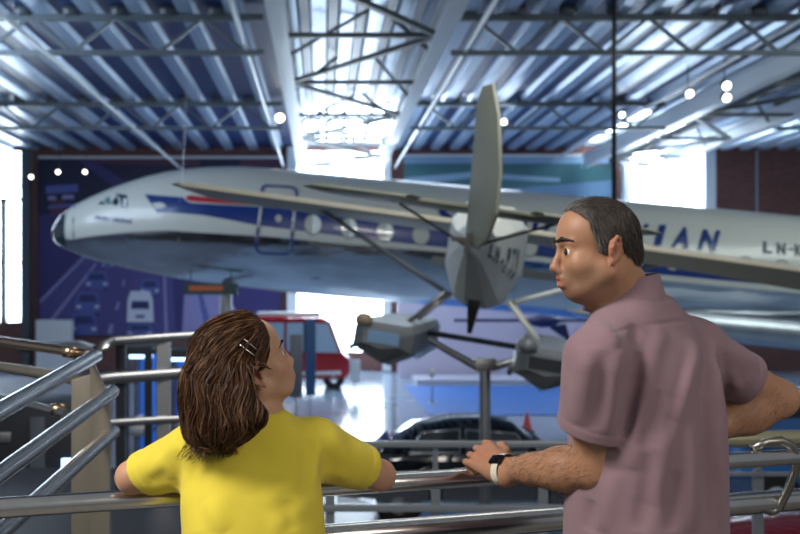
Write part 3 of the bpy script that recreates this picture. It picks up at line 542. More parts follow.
# hanging signs under the airliner nose
hs = empty('hanging_sign', P(211, 289, 25)); tag(hs, 'dark green and orange sign board hanging under the airliner nose', 'sign')
mb = MB(); mb.box((0, 0, 0), (1.35, .06, .28)); mb.build('sign_board', mat('sign_green', (.02, .05, .04), .5), hs); mb = MB(); mb.box((-.12, -.035, .02), (.85, .01, .12)); mb.build('orange_panel', mat('sign_orange', (.45, .10, .03), .5), hs)
mb = MB(); mb.tube([(-.5, 0, .1), (-.5, 0, .5)], .012, 6); mb.build('hanger', M_DARK, hs); mb = MB(); mb.tube([(.5, 0, .1), (.5, 0, .45)], .012, 6); mb.build('hanger', M_DARK, hs)
mb = MB(); q0, q1 = P(38, 320, 40.6), P(72, 320, 40.6); mb.box(((q0.x+q1.x)/2, 40.6, (q0.z+ZF)/2), (q1.x-q0.x, .7, q0.z-ZF)); tag(mb.build('white_box', M_WHITE, bevel=.03), 'white box at the foot of the brick pillar far left', 'box')
# glass show cases below the mural
M_CGL = mat('case_glass', (.85, .92, 1), .03, trans=1, alpha=.25); M_CB = mat('backlit_blue', (.05, .16, .55), .4, emit=(.03, .16, .75), es=.55); M_CL = mat('case_light', (.5, .75, 1), .4, emit=(.35, .62, 1), es=5)  # blue back panel carries an added glow to brighten the dim cases
def case(px0, px1, py0, y, label, k):
    a, b = P(px0, py0, y), P(px1, py0, y); w_, h_ = b.x-a.x, a.z-ZF; r = empty('display_case', ((a.x+b.x)/2, y, ZF)); tag(r, label, 'display case', 'glass show cases behind the stair rails')
    mb = MB(); mb.box((0, .35, h_*.55), (w_-.08, .04, h_*.86)); mb.build('back_panel', M_CB, r); mb = MB(); mb.box((0, 0, .5), (w_, .8, 1.0)); mb.build('plinth', M_DARK, r)
    mb = MB()
    for sx in (-1, 1):
        for sy in (-1, 1): mb.box((sx*(w_/2-.04), sy*.36, h_/2+.05), (.07, .07, h_-.1))
    mb.box((0, 0, h_-.04), (w_, .8, .08)); mb.build('case_frame', M_DARK, r); mb = MB(); mb.box((0, -.1, h_-.11), (w_*.7, .12, .04)); mb.build('case_lamp', M_CL, r)
    mb = MB(); mb.box((0, -.37, h_*.62), (w_-.1, .012, h_*.68)); mb.build('glass_front', M_CGL, r); mb = MB(); mb.box((0, 0, h_*.68), (w_-.1, .66, .03)); mb.build('shelf', M_STEELD, r)
    for i, (x, z, d) in enumerate(((-.22, 1.12, (.26, .3, .22)), (.18, 1.17, (.34, .25, .34)), (-.1, h_*.68+.13, (.36, .25, .22)), (.22, h_*.68+.1, (.2, .2, .16)))):
        d = tuple(q_*.34 for q_ in d); mb = MB(); mb.box((0, 0, 0), d); mb.prism([(-d[0]*.4, -d[1]*.4, d[2]*.5), (d[0]*.4, -d[1]*.4, d[2]*.5), (d[0]*.3, d[1]*.3, d[2]*.9), (-d[0]*.3, d[1]*.3, d[2]*.9)], (0, 0, .04))
        o = mb.build('exhibit_box', (M_WHITE, BL, M_WHITE, M_STEELD)[(i+k) % 4], None, bevel=.012); o.location = r.location+Vector((x*w_, -.05, z-.12+d[2]*.5 if i < 2 else z-.13+d[2]*.5+.03)); 
        if i < 2: o.location.z = r.location.z+1.0+d[2]/2
        else: o.location.z = r.location.z+h_*.68+.015+d[2]/2
        tag(o, '%s box shown on the %s of the %s' % (('white', 'blue', 'white', 'grey')[(i+k) % 4], ('left plinth', 'right plinth', 'left shelf', 'right shelf')[i], label), 'exhibit', 'boxes in the show cases')
    return r
case(128, 158, 345, 10.6, 'left blue show case', 0); case(166, 200, 348, 10.9, 'right blue show case', 1)
cb = empty('equipment_cabinet', (-3.35, 10.2, ZF)); tag(cb, 'dark cabinet with a small blue screen behind the stair rails at the left edge', 'cabinet')
mb = MB(); mb.box((0, 0, 1.15), (2.3, .7, 2.3)); mb.build('cabinet_body', mat('cabinet_dark', (.018, .022, .032), .4), cb, bevel=.02)
for x, w_ in ((-.35, .30), (.55, .14)): mb = MB(); mb.box((x, -.36, 1.2), (w_, .03, 1.9)); mb.build('cabinet_door', mat('cabinet_grey', (.10, .115, .15), .4), cb, bevel=.005)
mb = MB(); mb.box((.88, -.36, 1.62), (.18, .02, .24)); mb.build('screen', M_CL, cb, bevel=.004); mb = MB(); mb.box((.12, -.36, 1.95), (.34, .02, .10)); mb.build('handle', M_STEELD, cb, bevel=.004)
# ------------------------------------------------------------------ railings
rail = empty('railing', (0, 0, 0)); tag(rail, 'long steel hand rail the two people lean on', 'railing')
mb = MB(); mb.tube([rail_at(-2.6), rail_at(3.4)], .0232, 24); mb.build('hand_rail', M_STEEL, rail, True, auto=40)
mb = MB(); mb.tube([rail_at(-.02, -.148, .10), rail_at(3.4, -.148, .10)], .033, 24); mb.build('lower_rail', M_STEEL, rail, True, auto=40)
M_BRKT = mat('bracket_steel', (.30, .28, .25), .35, 1)
def bracket(dx):
    path = [P(px, py, y)+Vector((dx, RS*dx, 0)) for px, py, y in ((752, 449, 2.85), (766, 442, 2.855), (781, 440.5, 2.86), (791, 445, 2.86), (796, 455, 2.87), (795, 472, 2.89), (788, 490, 2.92), (779, 508, 2.95), (771, 512, 2.95), (755, 506, 2.93), (738, 503, 2.92))]
    mb = MB(); mb.tube(path, .0125, 12); mb.build('rail_bracket', M_BRKT, rail, True)
for dx in (0, -1.52): bracket(dx)
for x in (-2.4, 3.2):
    b = rail_at(x, -.148, .10); mb = MB(); mb.tube([(b.x, b.y, 0), (b.x, b.y, ZR)], .025, 14); mb.build('post', M_STEEL, rail, True, auto=40)
# stair rail at the left: post with pointed cheek plate, three sloping tubes, three on the far side
M_TAN = mat('tan_steel', (.27, .24, .19), .4, .6); M_COP = mat('copper_tint_steel', (.52, .36, .24), .25, 1)
sr = empty('stair_railing', (0, 0, 0)); tag(sr, 'steel stair railing with sloping tubes at the left edge', 'railing')
YP = 3.6
def thru(p0, y0, p1, y1, e):
    a, b = P(*p0, y0), P(*p1, y1); d = (b-a).normalized(); return [a-d*.28, b+d*e]
for (p0, p1, e) in (((0, 411), (92, 358), .06), ((0, 474), (104, 398), .12), ((0, 533), (104, 440), .13)):
    mb = MB(); mb.tube(thru(p0, 2.62, p1, YP, e), .025, 20); mb.build('sloping_rail', M_STEEL, sr, True, auto=40)
def plate(poly, y, d, m, name, bev=.004):
    mb = MB(); mb.prism([P(x, v, y) for x, v in poly], (0, d, 0)); return mb.build(name, m, sr, bevel=bev)
def foot(x0, x1, y): return [(x0, 290+(CAMZ+.01)*1000/y), (x1, 290+(CAMZ+.01)*1000/y)]
plate([(90, 372), (84, 352), (88, 350), (104, 386), (110, 396)]+foot(90, 110, YP)[::-1], YP+.03, .02, M_TAN, 'cheek_plate')
plate([(92, 400), (104, 400)]+foot(92, 104, YP)[::-1], YP+.05, .05, M_STEELD, 'post')
plate([(71, 380), (91, 374)]+foot(71, 91, YP+.2)[::-1], YP+.2, .03, M_TAN, 'post')
for (p0, p1, y1, m_, r) in (((0, 341), (93, 354.5), 3.86, M_COP, .022), ((0, 367), (74, 378.5), 3.86, M_TAN, .024), ((0, 397), (66, 414), 3.86, M_STEELD, .018)):
    a, b = P(*p0, 4.6), P(*p1, y1); mb = MB(); mb.tube([a+(a-b)*.4, b], r, 16); mb.build('level_rail', m_, sr, True, auto=40)
for px, py, y in ((70, 352, 3.95), (58, 409, 3.95)): mb = MB(); mb.lathe(P(px, py, y), [(.001, -.03), (.02, -.03), (.024, 0), (.02, .03), (.001, .03)], 12, (1, .3, 0)); mb.build('rail_clamp', M_COP, sr, True)
plate([(-60, 338), (-56, 338)]+foot(-60, -56, 4.7)[::-1], 4.75, .04, M_STEELD, 'post')
# curved guard rail beyond
gr = empty('guard_rail', (0, 0, 0)); tag(gr, 'curved steel guard rail in front of the show cases', 'railing')
mb = MB(); mb.tube([P(20, 348, 7.8), P(80, 345, 7.4), P(96, 350, 6.9), P(104, 346, 7.0), P(113, 341, 7.2), P(160, 338, 7.4), P(225, 334, 7.7)], .035, 14); mb.build('top_rail', M_STEELD, gr, True, auto=40)
mb = MB(); mb.tube([P(98, 380, 7.1), P(113, 378, 7.2), P(160, 375, 7.4), P(225, 370, 7.7)], .045, 14); mb.build('middle_rail', M_STEELD, gr, True, auto=40)
mb = MB(); mb.tube([P(98, 424, 7.1), P(113, 423, 7.2), P(160, 420, 7.4), P(225, 417, 7.7)], .03, 14); mb.build('bottom_rail', M_STEELD, gr, True, auto=40)
for px, y, w_, m_ in ((121, 7.3, .07, M_DARK), (164, 7.45, .10, M_STEELD), (206, 7.6, .07, M_STEELD)):
    t = P(px, 341, y); mb = MB(); mb.box((t.x, t.y, (t.z-.012)/2), (w_, .05, t.z+.012)); mb.build('post', m_, gr)
# low barrier with glass panels beyond the hand rail
lb = empty('glass_barrier', (0, 0, 0)); tag(lb, 'low grey barrier with glass panels between the rail and the black car', 'railing'); M_BG = mat('barrier_glass', (.06, .07, .09), .05, alpha=.45)
BY = 6.0; m_f = mat('barrier_grey', (.24, .26, .28), .35, .5)
xa, xb = P(318, 0, BY).x, P(860, 0, BY).x
def bz(y): return P(0, y, BY).z
for nm, y_, h_ in (('top_rail', 444, .036), ('middle_rail', 474, .022), ('bottom_rail', 508, .04)): mb = MB(); mb.box(((xa+xb)/2, BY, bz(y_)), (xb-xa, .05, h_)); mb.build(nm, m_f, lb, bevel=.008)
for px in (330, 436, 544, 652, 760):
    x = P(px, 0, BY).x; mb = MB(); mb.box((x, BY+.03, (bz(471)-.52)/2), (.055, .04, bz(471)+.52)); mb.build('post', m_f, lb)
    mb = MB(); mb.box((x, BY+.03, (bz(444)+bz(471))/2), (.03, .03, bz(444)-bz(471))); mb.build('post', m_f, lb)
for p0, p1 in ((332, 434), (438, 542), (546, 650), (654, 758)):
    mb = MB(); x0, x1 = P(p0, 0, BY).x+.03, P(p1, 0, BY).x-.03; mb.box(((x0+x1)/2, BY+.02, (bz(471)+bz(508))/2), (x1-x0, .01, bz(471)-bz(508)-.05)); mb.build('glass_panel', M_BG, lb)
br = empty('walkway_rail', (0, 0, 0)); tag(br, 'thick pale brass rail behind the hand rail at the right', 'railing'); M_BRASS = mat('pale_brass', (.50, .44, .28), .3, .8)
mb = MB(); mb.tube([P(600, 442, 5.3), P(900, 436, 5.3)], .042, 18); mb.build('top_rail', M_BRASS, br, True, auto=40)
for px in (640, 880): t = P(px, 441, 5.3); mb = MB(); mb.tube([(t.x, 5.3, -.52), (t.x, 5.3, t.z)], .025, 12); mb.build('post', M_STEELD, br, True)
# ------------------------------------------------------------------ body modelling: smooth blended volumes turned into one skin
def xf(R=None, t=(0, 0, 0)):
    M = np.eye(4)
    if R is not None: M[:3, :3] = np.array(R)
    M[:3, 3] = t
    return M
def frame(x=None, y=None, z=None, t=(0, 0, 0)):
    'orthonormal frame from two given axes, the first one exact'
    given = [(n, np.array(a, float)) for n, a in (('x', x), ('y', y), ('z', z)) if a is not None]
    (n1, a), (n2, b) = given
    a = a/np.linalg.norm(a); b = b-a*(a@b); b = b/np.linalg.norm(b)
    d = {n1: a, n2: b}
    if 'x' not in d: d['x'] = np.cross(d['y'], d['z'])
    if 'y' not in d: d['y'] = np.cross(d['z'], d['x'])
    if 'z' not in d: d['z'] = np.cross(d['x'], d['y'])
    return xf(np.stack([d['x'], d['y'], d['z']], 1), t)
def tp(M, p): return M[:3, :3]@np.array(p, float)+M[:3, 3]
class SDF:
    def __init__(s): s.ops = []; s.disp = []; s.M = np.eye(4)
    def _add(s, f, c, R, op, k): s.ops.append((f, np.array(c), R, op, k))
    def rc(s, a, b, r1, r2=None, k=.02, op='u'):
        r2 = r1 if r2 is None else r2; a = tp(s.M, a); b = tp(s.M, b); d = b-a; L2 = max(d@d, 1e-12)
        def f(p):
            q = p-a; t = np.clip((q@d)/L2, 0, 1); q = q-t[:, None]*d
            return np.sqrt((q*q).sum(1))-(r1+(r2-r1)*t)
        s._add(f, (a+b)/2, math.sqrt(L2)/2+max(r1, r2), op, k)
    def ell(s, c, r, R=None, k=.02, op='u'):
        T = s.M.copy(); c = tp(T, c); A = T[:3, :3]
        if R is not None: A = A@np.array(R)
        r = np.array(r, float); m = r.min()
        def f(p):
            q = (p-c)@A/r; k0 = np.sqrt((q*q).sum(1))+1e-9; q = q/r; k1 = np.sqrt((q*q).sum(1))+1e-9
            return k0*(k0-1)/k1
        s._add(f, c, r.max(), op, k)
    def loft(s, secs, k=.02, op='u', M=None, n=2.3):
        'stack of superellipse sections (z, cx, cy, a, b) in the local frame'
        T = s.M if M is None else M; S = np.array(secs, float); Ti = np.linalg.inv(T)
        lo, hi = S[0, 0], S[-1, 0]
        zz = np.linspace(lo, hi, 121); ker = np.exp(-(np.arange(-15, 16)/7.)**2); ker /= ker.sum()
        S = np.stack([zz]+[np.convolve(np.pad(np.interp(zz, S[:, 0], S[:, i]), 15, mode='reflect', reflect_type='odd'), ker, 'valid') for i in (1, 2, 3, 4)], 1)
        def f(p):
            q = p@Ti[:3, :3].T+Ti[:3, 3]; z = q[:, 2]
            cx, cy, a, b = (np.interp(z, S[:, 0], S[:, i]) for i in (1, 2, 3, 4))
            x = q[:, 0]-cx; y = q[:, 1]-cy
            l = np.sqrt(x*x+y*y)+1e-9; rho = (np.abs(x/a)**n+np.abs(y/b)**n)**(1/n)+1e-9
            d = np.where(rho > .15, l*(1-1/rho), -np.minimum(a, b)*.8)
            dz = np.maximum(lo-z, z-hi); h = np.maximum(.02-np.abs(d-dz), 0)/.02
            return np.maximum(d, dz)+h*h*.02*.25
        c = tp(T, (S[:, 1].mean(), S[:, 2].mean(), (lo+hi)/2))
        s._add(f, c, (hi-lo)/2+S[:, 3:].max()+.03, op, k)
    def half(s, c, nrm, op='s', k=.003, R=9):
        c = tp(s.M, c); nrm = s.M[:3, :3]@np.array(nrm, float); nrm = nrm/np.linalg.norm(nrm)
        s._add(lambda p: (p-c)@nrm*-1, c, R, op, k)
    def fn(s, f, c=(0, 0, 0), R=99, op='u', k=.003): s._add(f, tp(s.M, c), R, op, k)
    def fold(s, pl, w, amp): s.disp.append((np.array(pl, float), w, amp))
    def ev(s, p, c=None, R=None, pad=.05):
        d = np.full(len(p), 1.0)
        for f, cc, RR, op, k in s.ops:
            if c is not None and np.linalg.norm(cc-c)-RR-R > pad+k*2:
                if op != 'i': continue
            e = f(p)
            if op == 'u':
                h = np.maximum(k-np.abs(d-e), 0)/k; d = np.minimum(d, e)-h*h*k*.25
            elif op == 's':
                h = np.maximum(k-np.abs(d+e), 0)/k; d = np.maximum(d, -e)+h*h*k*.25
            else:
                h = np.maximum(k-np.abs(d-e), 0)/k; d = np.maximum(d, e)+h*h*k*.25
        for pl, w, amp in s.disp:
            if c is not None and np.linalg.norm(pl.mean(0)-c)-np.linalg.norm(pl-pl.mean(0), axis=1).max()-R > 3*w: continue
            best = np.full(len(p), 9.); tt = np.zeros(len(p)); m = len(pl)-1
            for i in range(m):
                a, dd = pl[i], pl[i+1]-pl[i]; t = np.clip(((p-a)@dd)/max(dd@dd, 1e-9), 0, 1); q = p-a-t[:, None]*dd; q = (q*q).sum(1)
                u = q < best; best = np.where(u, q, best); tt = np.where(u, (i+t)/m, tt)
            d = d-amp*np.exp(-best/(w*w))*np.sin(np.pi*np.clip(tt, 0, 1))**.7
        return d
    def mesh(s, name, h, n=24, extra=None):
        lo = np.min([c-R for f, c, R, op, k in s.ops if op == 'u' and R < 5], 0)-.03
        hi = np.max([c+R for f, c, R, op, k in s.ops if op == 'u' and R < 5], 0)+.03
        B = n*h; nb = np.ceil((hi-lo)/B).astype(int); rad = B*.87
        G = nb*n+2
        ax = np.arange(n+1); I, J, K = np.meshgrid(ax, ax, ax, indexing='ij'); off = np.stack([I, J, K], -1).reshape(-1, 3)*h
        mids = np.stack(np.meshgrid(*[np.array([.2, .5, .8])*B]*3, indexing='ij'), -1).reshape(-1, 3)
        keys, vps, quads = [], [], []
        key = lambda i, j, k: (i.astype(np.int64)*G[1]+j)*G[2]+k
        corners = [(a, b, c) for a in (0, 1) for b in (0, 1) for c in (0, 1)]
        edges = [(p, q) for x, p in enumerate(corners) for q in corners[x+1:] if sum(abs(a-b) for a, b in zip(p, q)) == 1]
        for bi in range(nb[0]):
            for bj in range(nb[1]):
                for bk in range(nb[2]):
                    o = lo+np.array([bi, bj, bk])*B; cc = o+B/2
                    m = s.ev(o+mids, cc, rad)
                    if np.abs(m).min() > B*.55: continue
                    D = s.ev(o+off, cc, rad).reshape(n+1, n+1, n+1); S = D < 0
                    if S.all() or not S.any(): continue
                    base = np.array([bi, bj, bk])*n
                    cnt = np.zeros((n, n, n)); acc = np.zeros((n, n, n, 3))
                    for p, q in edges:
                        sl = lambda c, A: A[c[0]:c[0]+n, c[1]:c[1]+n, c[2]:c[2]+n]
                        d0, d1 = sl(p, D), sl(q, D); x = (d0 < 0) != (d1 < 0)
                        t = np.where(x, d0/np.where(x, d0-d1, 1), 0)
                        pa, qa = np.array(p, float), np.array(q, float)
                        acc += np.where(x[..., None], pa+t[..., None]*(qa-pa), 0); cnt += x
                    ci, cj, ck = np.nonzero(cnt)
                    pos = acc[ci, cj, ck]/cnt[ci, cj, ck][:, None]+np.stack([ci, cj, ck], 1)
                    vps.append(o+pos*h); keys.append(key(ci+base[0]+1, cj+base[1]+1, ck+base[2]+1))
                    for a in range(3):
                        sh = [slice(0, n)]*3; sh2 = list(sh); sh2[a] = slice(1, n+1)
                        A0, A1 = S[tuple(sh)], S[tuple(sh2)]
                        e = np.stack(np.nonzero(A0 != A1), 1); flip = A0[e[:, 0], e[:, 1], e[:, 2]]
                        g = e+base+1; u, v = [(1, 2), (2, 0), (0, 1)][a]
                        def kk(du, dv):
                            q = g.copy(); q[:, u] -= du; q[:, v] -= dv; return key(q[:, 0], q[:, 1], q[:, 2])
                        Q = np.stack([kk(0, 0), kk(1, 0), kk(1, 1), kk(0, 1)], 1)
                        Q[~flip] = Q[~flip][:, ::-1]; quads.append(Q)
        keys = np.concatenate(keys); vp = np.concatenate(vps); Q = np.concatenate(quads)
        o = np.argsort(keys); keys = keys[o]; vp = vp[o]
        idx = np.clip(np.searchsorted(keys, Q), 0, len(keys)-1); Q = idx[(keys[idx] == Q).all(1)]
        me = bpy.data.meshes.new(name); me.vertices.add(len(vp)); me.vertices.foreach_set('co', vp.astype(np.float32).ravel())
        me.loops.add(len(Q)*4); me.loops.foreach_set('vertex_index', Q.astype(np.int32).ravel())
        me.polygons.add(len(Q)); me.polygons.foreach_set('loop_start', np.arange(0, len(Q)*4, 4, dtype=np.int32))
        me.update(calc_edges=True); me.validate()
        for nm, f in (extra or {}).items():
            at = me.attributes.new(nm, 'FLOAT', 'POINT'); at.data.foreach_set('value', np.clip(f(vp), 0, 1).astype(np.float32))
        return me
def hit(S, px, py, y0=1.7):
    'point where the line of sight through px, py meets the surface'
    o = np.array((0, 0, CAMZ)); dr = np.array(P(px, py, 1.0))-o; y = y0
    for _ in range(80):
        d = S.ev((o+dr*y)[None])[0]
        if d < .0006: break
        y += d*.7
        if y > y0+1.2: y = None; break
    return None if y is None else o+dr*y
def folds(S, L, f=1.0, fw=1.0):
    pts = []
    for (x0, y0, x1, y1, w, a) in L:
        m = 4; ps = [hit(S, x0+(x1-x0)*i/m, y0+(y1-y0)*i/m) for i in range(m+1)]
        ps = [p for p in ps if p is not None]
        if len(ps) > 1: pts.append((ps, w*fw, a*f))
    for ps, w, a in pts: S.fold(ps, w, a)
def sstep(a, b, x): t = np.clip((x-a)/(b-a), 0, 1); return t*t*(3-2*t)
def local(M, p): Mi = np.linalg.inv(M); return p@Mi[:3, :3].T+Mi[:3, 3]
# ------------------------------------------------------------------ people: shared anatomy
def add_head(B, M, s, man):
    B.M = M
    v = lambda *a: tuple(s*x for x in a)
    E = lambda c, r, k=.02, op='u', R=None: B.ell(v(*c), v(*r), R, k*s, op)
    C = lambda a, b, r1, r2=None, k=.012, op='u': B.rc(v(*a), v(*b), r1*s, None if r2 is None else r2*s, k*s, op)
    E((0, -.006, .036), (.076, .092, .084))                          # skull
    E((0, .035, .045), (.062, .052, .055), .03)                      # forehead
    E((0, .026, -.043), (.059, .060, .068), .03)                     # face
    for q in (-1, 1):
        C((q*.055, -.012, -.052), (q*.03, .05, -.09), .020, .018, .03)      # jaw
        E((q*.040, .053, -.032), (.024, .024, .024), .03)            # cheek
        C((q*.014, .084, .022), (q*.044, .07, .02), .008 if man else .005, .006, .018)   # brow
        C((q*.010, .093, -.045), (q*.012, .086, -.045), .0085 if man else .0065, .007, .006)   # nostril wing
    E((0, .052, -.092), (.026, .022, .02), .02)                      # chin
    C((0, .055, -.1), (0, .066, -.098), .013, .011, .015)
    nt = .108 if man else .102
    C((0, .083, .012), (0, nt-.006, -.034), .0075 if man else .006, .0105 if man else .008, .012)   # nose
    E((0, nt-.006, -.039), (.0115 if man else .009, .011, .0095), .008)
    E((0, .076, -.068), (.026, .018, .02), .02)                      # mouth mound
    for q in (-1, 1):
        E((q*.031, .092, .001), (.017, .014, .0095), .012, 's')      # eye socket
        E((q*.031, .0715, -.001), (.0165, .0155, .0145), .006)       # lids
        E((q*.033, .086, -.001), (.0145, .012, .0050), .003, 's')   # lid opening
    if man:
        C((-.016, .089, -.063), (.016, .089, -.063), .0055, None, .007)
        C((-.014, .087, -.079), (.014, .087, -.079), .0068, None, .007)
        E((0, .097, -.071), (.011, .012, .0035), .004, 's')
    else:
        C((-.014, .087, -.065), (.014, .087, -.065), .0045, None, .006)
        C((-.012, .0865, -.0735), (.012, .0865, -.0735), .0055, None, .006)
        E((0, .094, -.069), (.016, .008, .0012), .003, 's')
    for q in (-1, 1):                                                 # ears
        e0 = np.array((q*(.077 if man else .089), -.014, .0 if man else -.006)); out = np.array((q*(.42 if man else .5), -.35, 0)); out /= np.linalg.norm(out)
        zz = np.array((0, -.16, 1.)); zz /= np.linalg.norm(zz); bb = np.cross(out, zz)*q
        bb /= np.linalg.norm(bb)
        if bb[1] > 0: bb = -bb                                        # backwards
        q3 = lambda u, w, o: tuple(e0+(bb*u+zz*w+out*o)*(1 if man else 1.12))
        Rm = np.stack([out, bb, np.cross(out, bb)], 1)
        E(q3(0, .002, .0), (.008, .016, .027), .008, 'u', Rm)
        E(q3(-.001, -.001, .010), (.0095, .0095, .017), .004, 's', Rm)
        rim = [(-.013, .005), (-.011, .02), (-.002, .03), (.009, .028), (.0155, .016), (.016, .002), (.012, -.013), (.003, -.024)]
        for a, b in zip(rim, rim[1:]): C(q3(a[0], a[1], .008), q3(b[0], b[1], .008), .0043, None, .004)
        E(q3(-.004, -.029, .005), (.005, .008, .009), .006, 'u', Rm)
        C(q3(-.012, .002, .004), q3(-.010, -.008, .005), .005, .004, .004)    # tragus
        C(q3(.007, .012, .006), q3(.006, -.012, .006), .0035, None, .004)     # inner fold
    B.M = np.eye(4)
def add_hand(B, M, side, s, curl, thumb, spread=.06):
    'wrist at the origin of M, +x along the fingers, +z the back of the hand; side = +1 when the thumb is on +y'
    B.M = M
    v = lambda a: (s*a[0], s*side*a[1], s*a[2])
    C = lambda a, b, r1, r2, k=.008: B.rc(v(a), v(b), r1*s, r2*s, k*s)
    kn = [(.090, .0335), (.094, .011), (.089, -.0115), (.081, -.0325)]
    L = [(.044, .026, .021), (.048, .030, .022), (.045, .028, .021), (.036, .022, .019)]
    C((-.03, .006, 0), (.02, .012, 0), .022, .021, .02); C((-.03, -.008, 0), (.02, -.012, 0), .022, .020, .02)
    for i, (kx, ky) in enumerate(kn):
        C((.012, ky*.55, -.001), (kx, ky, 0), .0165, .0118, .014)
        B.ell(v((kx, ky, .0055)), (.0095*s, .008*s, .0095*s), None, .006*s); C((.03, ky*.7, .011), (kx, ky, .0075), .0042, .0055, .008)
        ang = 0; p = np.array((kx, ky, -.001)); fy = spread*(1.5-i)
        for j, l in enumerate(L[i]):
            ang += curl[i][j]; d = np.array((math.cos(ang), fy, -math.sin(ang))); q = p+d/np.linalg.norm(d)*l
            r = (.0098, .0088, .0080, .0070); f = .88 if i == 3 else 1
            C(p, q, r[j]*f, r[j+1]*f, .004); p = q
    a = np.array((.018, .024, -.008)); C((.005, .012, -.004), a, .018, .017, .018)
    for (d, l, r1, r2) in zip(thumb, (.045, .032, .026), (.0165, .0115, .0105), (.0125, .0105, .0085)):
        d = np.array(d, float); q = a+d/np.linalg.norm(d)*l; C(a, q, r1, r2, .01); a = q
    C((.03, .025, -.008), (.075, .028, -.004), .012, .010, .02)       # web
    B.M = np.eye(4)
def sleeve(B, a, b, r1, r2, frac, tilt=(0, 0, 0), ri=None, k=.015, flare=0):
    a, b = np.array(a), np.array(b); d = (b-a)/np.linalg.norm(b-a); n = d+np.array(tilt); n /= np.linalg.norm(n)
    hem = a+(b-a)*frac; L = np.linalg.norm(b-a); ri = ri or r2-.006
    def f(p):
        q = p-a; t = np.clip(q@d/L, 0, 1.3); w = np.sqrt(((q-(t*L)[:, None]*d)**2).sum(1))
        o = w-(r1+(r2-r1)*np.minimum(t/frac, 1)); hp = (p-hem)@n
        o = o-.0018*sstep(-.024, -.021, hp)
        e = np.maximum(o, hp); return np.maximum(e, -np.maximum(w-ri, -.035-hp))
    B.fn(f, (a+b)/2, L/2+max(r1, r2)+.03, 'u', k)
def strands(name, B, roots, dirf, steps, ds, off, w, curl=0, keep=None, zmin=None):
    'thin hair ribbons that follow the hair surface'
    p = roots.copy(); n = len(p); path = [p.copy()]; h = .003; alive = np.ones(n, bool)
    ph = RNG.uniform(0, 6.28, n); offs = off[0]+(off[1]-off[0])*RNG.random(n)**1.5; vel = np.zeros((n, 3))
    lens = RNG.uniform(.75, 1.0, n)*steps
    for i in range(steps):
        d0 = B.ev(p); g = np.stack([B.ev(p+np.eye(3)[a]*h)-d0 for a in range(3)], 1)/h
        g /= np.linalg.norm(g, axis=1)[:, None]+1e-9
        d = dirf(p); d = d-g*np.minimum((d*g).sum(1), 0)[:, None]*1 - g*np.maximum((d*g).sum(1), 0)[:, None]*(d0 < offs+.012)[:, None]*.9
        d /= np.linalg.norm(d, axis=1)[:, None]+1e-9
        vel = d if i == 0 else vel*.55+d*.45; vel /= np.linalg.norm(vel, axis=1)[:, None]+1e-9
        st = np.where(i < lens, ds, 0.0002)[:, None]
        p = p+vel*st
        d1 = B.ev(p); push = np.where(d1 < offs+.015, offs*(min(1, (i+1)/3))-d1, 0)
        p = p+g*np.clip(push, -.006, .006)[:, None]
        if curl: p = p+np.stack([np.sin(ph+i*.55), np.cos(ph*1.7+i*.5), 0*ph], 1)*curl*min(1, i/6)
        if keep:
            c0 = keep(p); gc = np.stack([keep(p+np.eye(3)[a]*h)-c0 for a in range(3)], 1)/h; gc /= np.linalg.norm(gc, axis=1)[:, None]+1e-6
            p = p-gc*np.clip(c0+.003, 0, .03)[:, None]
        if zmin: p = np.where((p[:, 2] < zmin+.030*np.sin(ph*3)-.008+.10*(p[:, 0]+.21))[:, None], path[-1]+(p-path[-1])*.02, p)
        path.append(p.copy())
    path = np.stack(path, 1); vs, fs, sh = [], [], []
    side = RNG.normal(size=(n, 3)); m = path.shape[1]
    T = np.gradient(path, axis=1); s1 = np.cross(T, side[:, None, :]); s1 /= np.linalg.norm(s1, axis=2)[..., None]+1e-9
    ww = w*np.linspace(1, .25, m)[None, :, None]*RNG.uniform(.6, 1.3, n)[:, None, None]
    A, Bv = path-s1*ww, path+s1*ww
    V = np.stack([A, Bv], 2).reshape(-1, 3)
    i0 = (np.arange(n)[:, None]*m+np.arange(m-1)[None])*2; Q = np.stack([i0, i0+1, i0+3, i0+2], -1).reshape(-1, 4)
    return V, Q, np.repeat(RNG.random(n), m*2)
def join_mesh(name, me, V, Q, attrs):
    'append ribbons to a mesh; attrs: name -> (values on base, values on ribbons)'
    nb = len(me.vertices); bv = np.empty(nb*3, np.float32); me.vertices.foreach_get('co', bv)
    lf = np.empty(len(me.loops), np.int32); me.loops.foreach_get('vertex_index', lf); F = lf.reshape(-1, 4)
    allv = np.concatenate([bv.reshape(-1, 3), V]); allf = np.concatenate([F, Q+nb])
    r = bpy.data.meshes.new(name); r.vertices.add(len(allv)); r.vertices.foreach_set('co', allv.astype(np.float32).ravel())
    r.loops.add(len(allf)*4); r.loops.foreach_set('vertex_index', allf.astype(np.int32).ravel()); r.polygons.add(len(allf))
    r.polygons.foreach_set('loop_start', np.arange(0, len(allf)*4, 4, dtype=np.int32)); r.update(calc_edges=True); r.validate()
    for k, f in attrs.items():
        at = r.attributes.new(k, 'FLOAT', 'POINT'); at.data.foreach_set('value', f(allv, nb).astype(np.float32))
    return r
def verts(me): a = np.empty(len(me.vertices)*3, np.float32); me.vertices.foreach_get('co', a); return a.reshape(-1, 3).astype(float)
def add_leg(B, hip, knee, ankle, toe, s):
    B.rc(hip, knee, .082*s, .055*s, .04); B.rc(knee, ankle, .055*s, .038*s, .02); B.rc(ankle, toe, .036*s, .032*s, .02)
    heel = np.array(ankle)-(np.array(toe)-np.array(ankle))*np.array((.25, .25, 0))+np.array((0, 0, -.03)); B.rc(ankle, heel, .036*s, .034*s, .02)
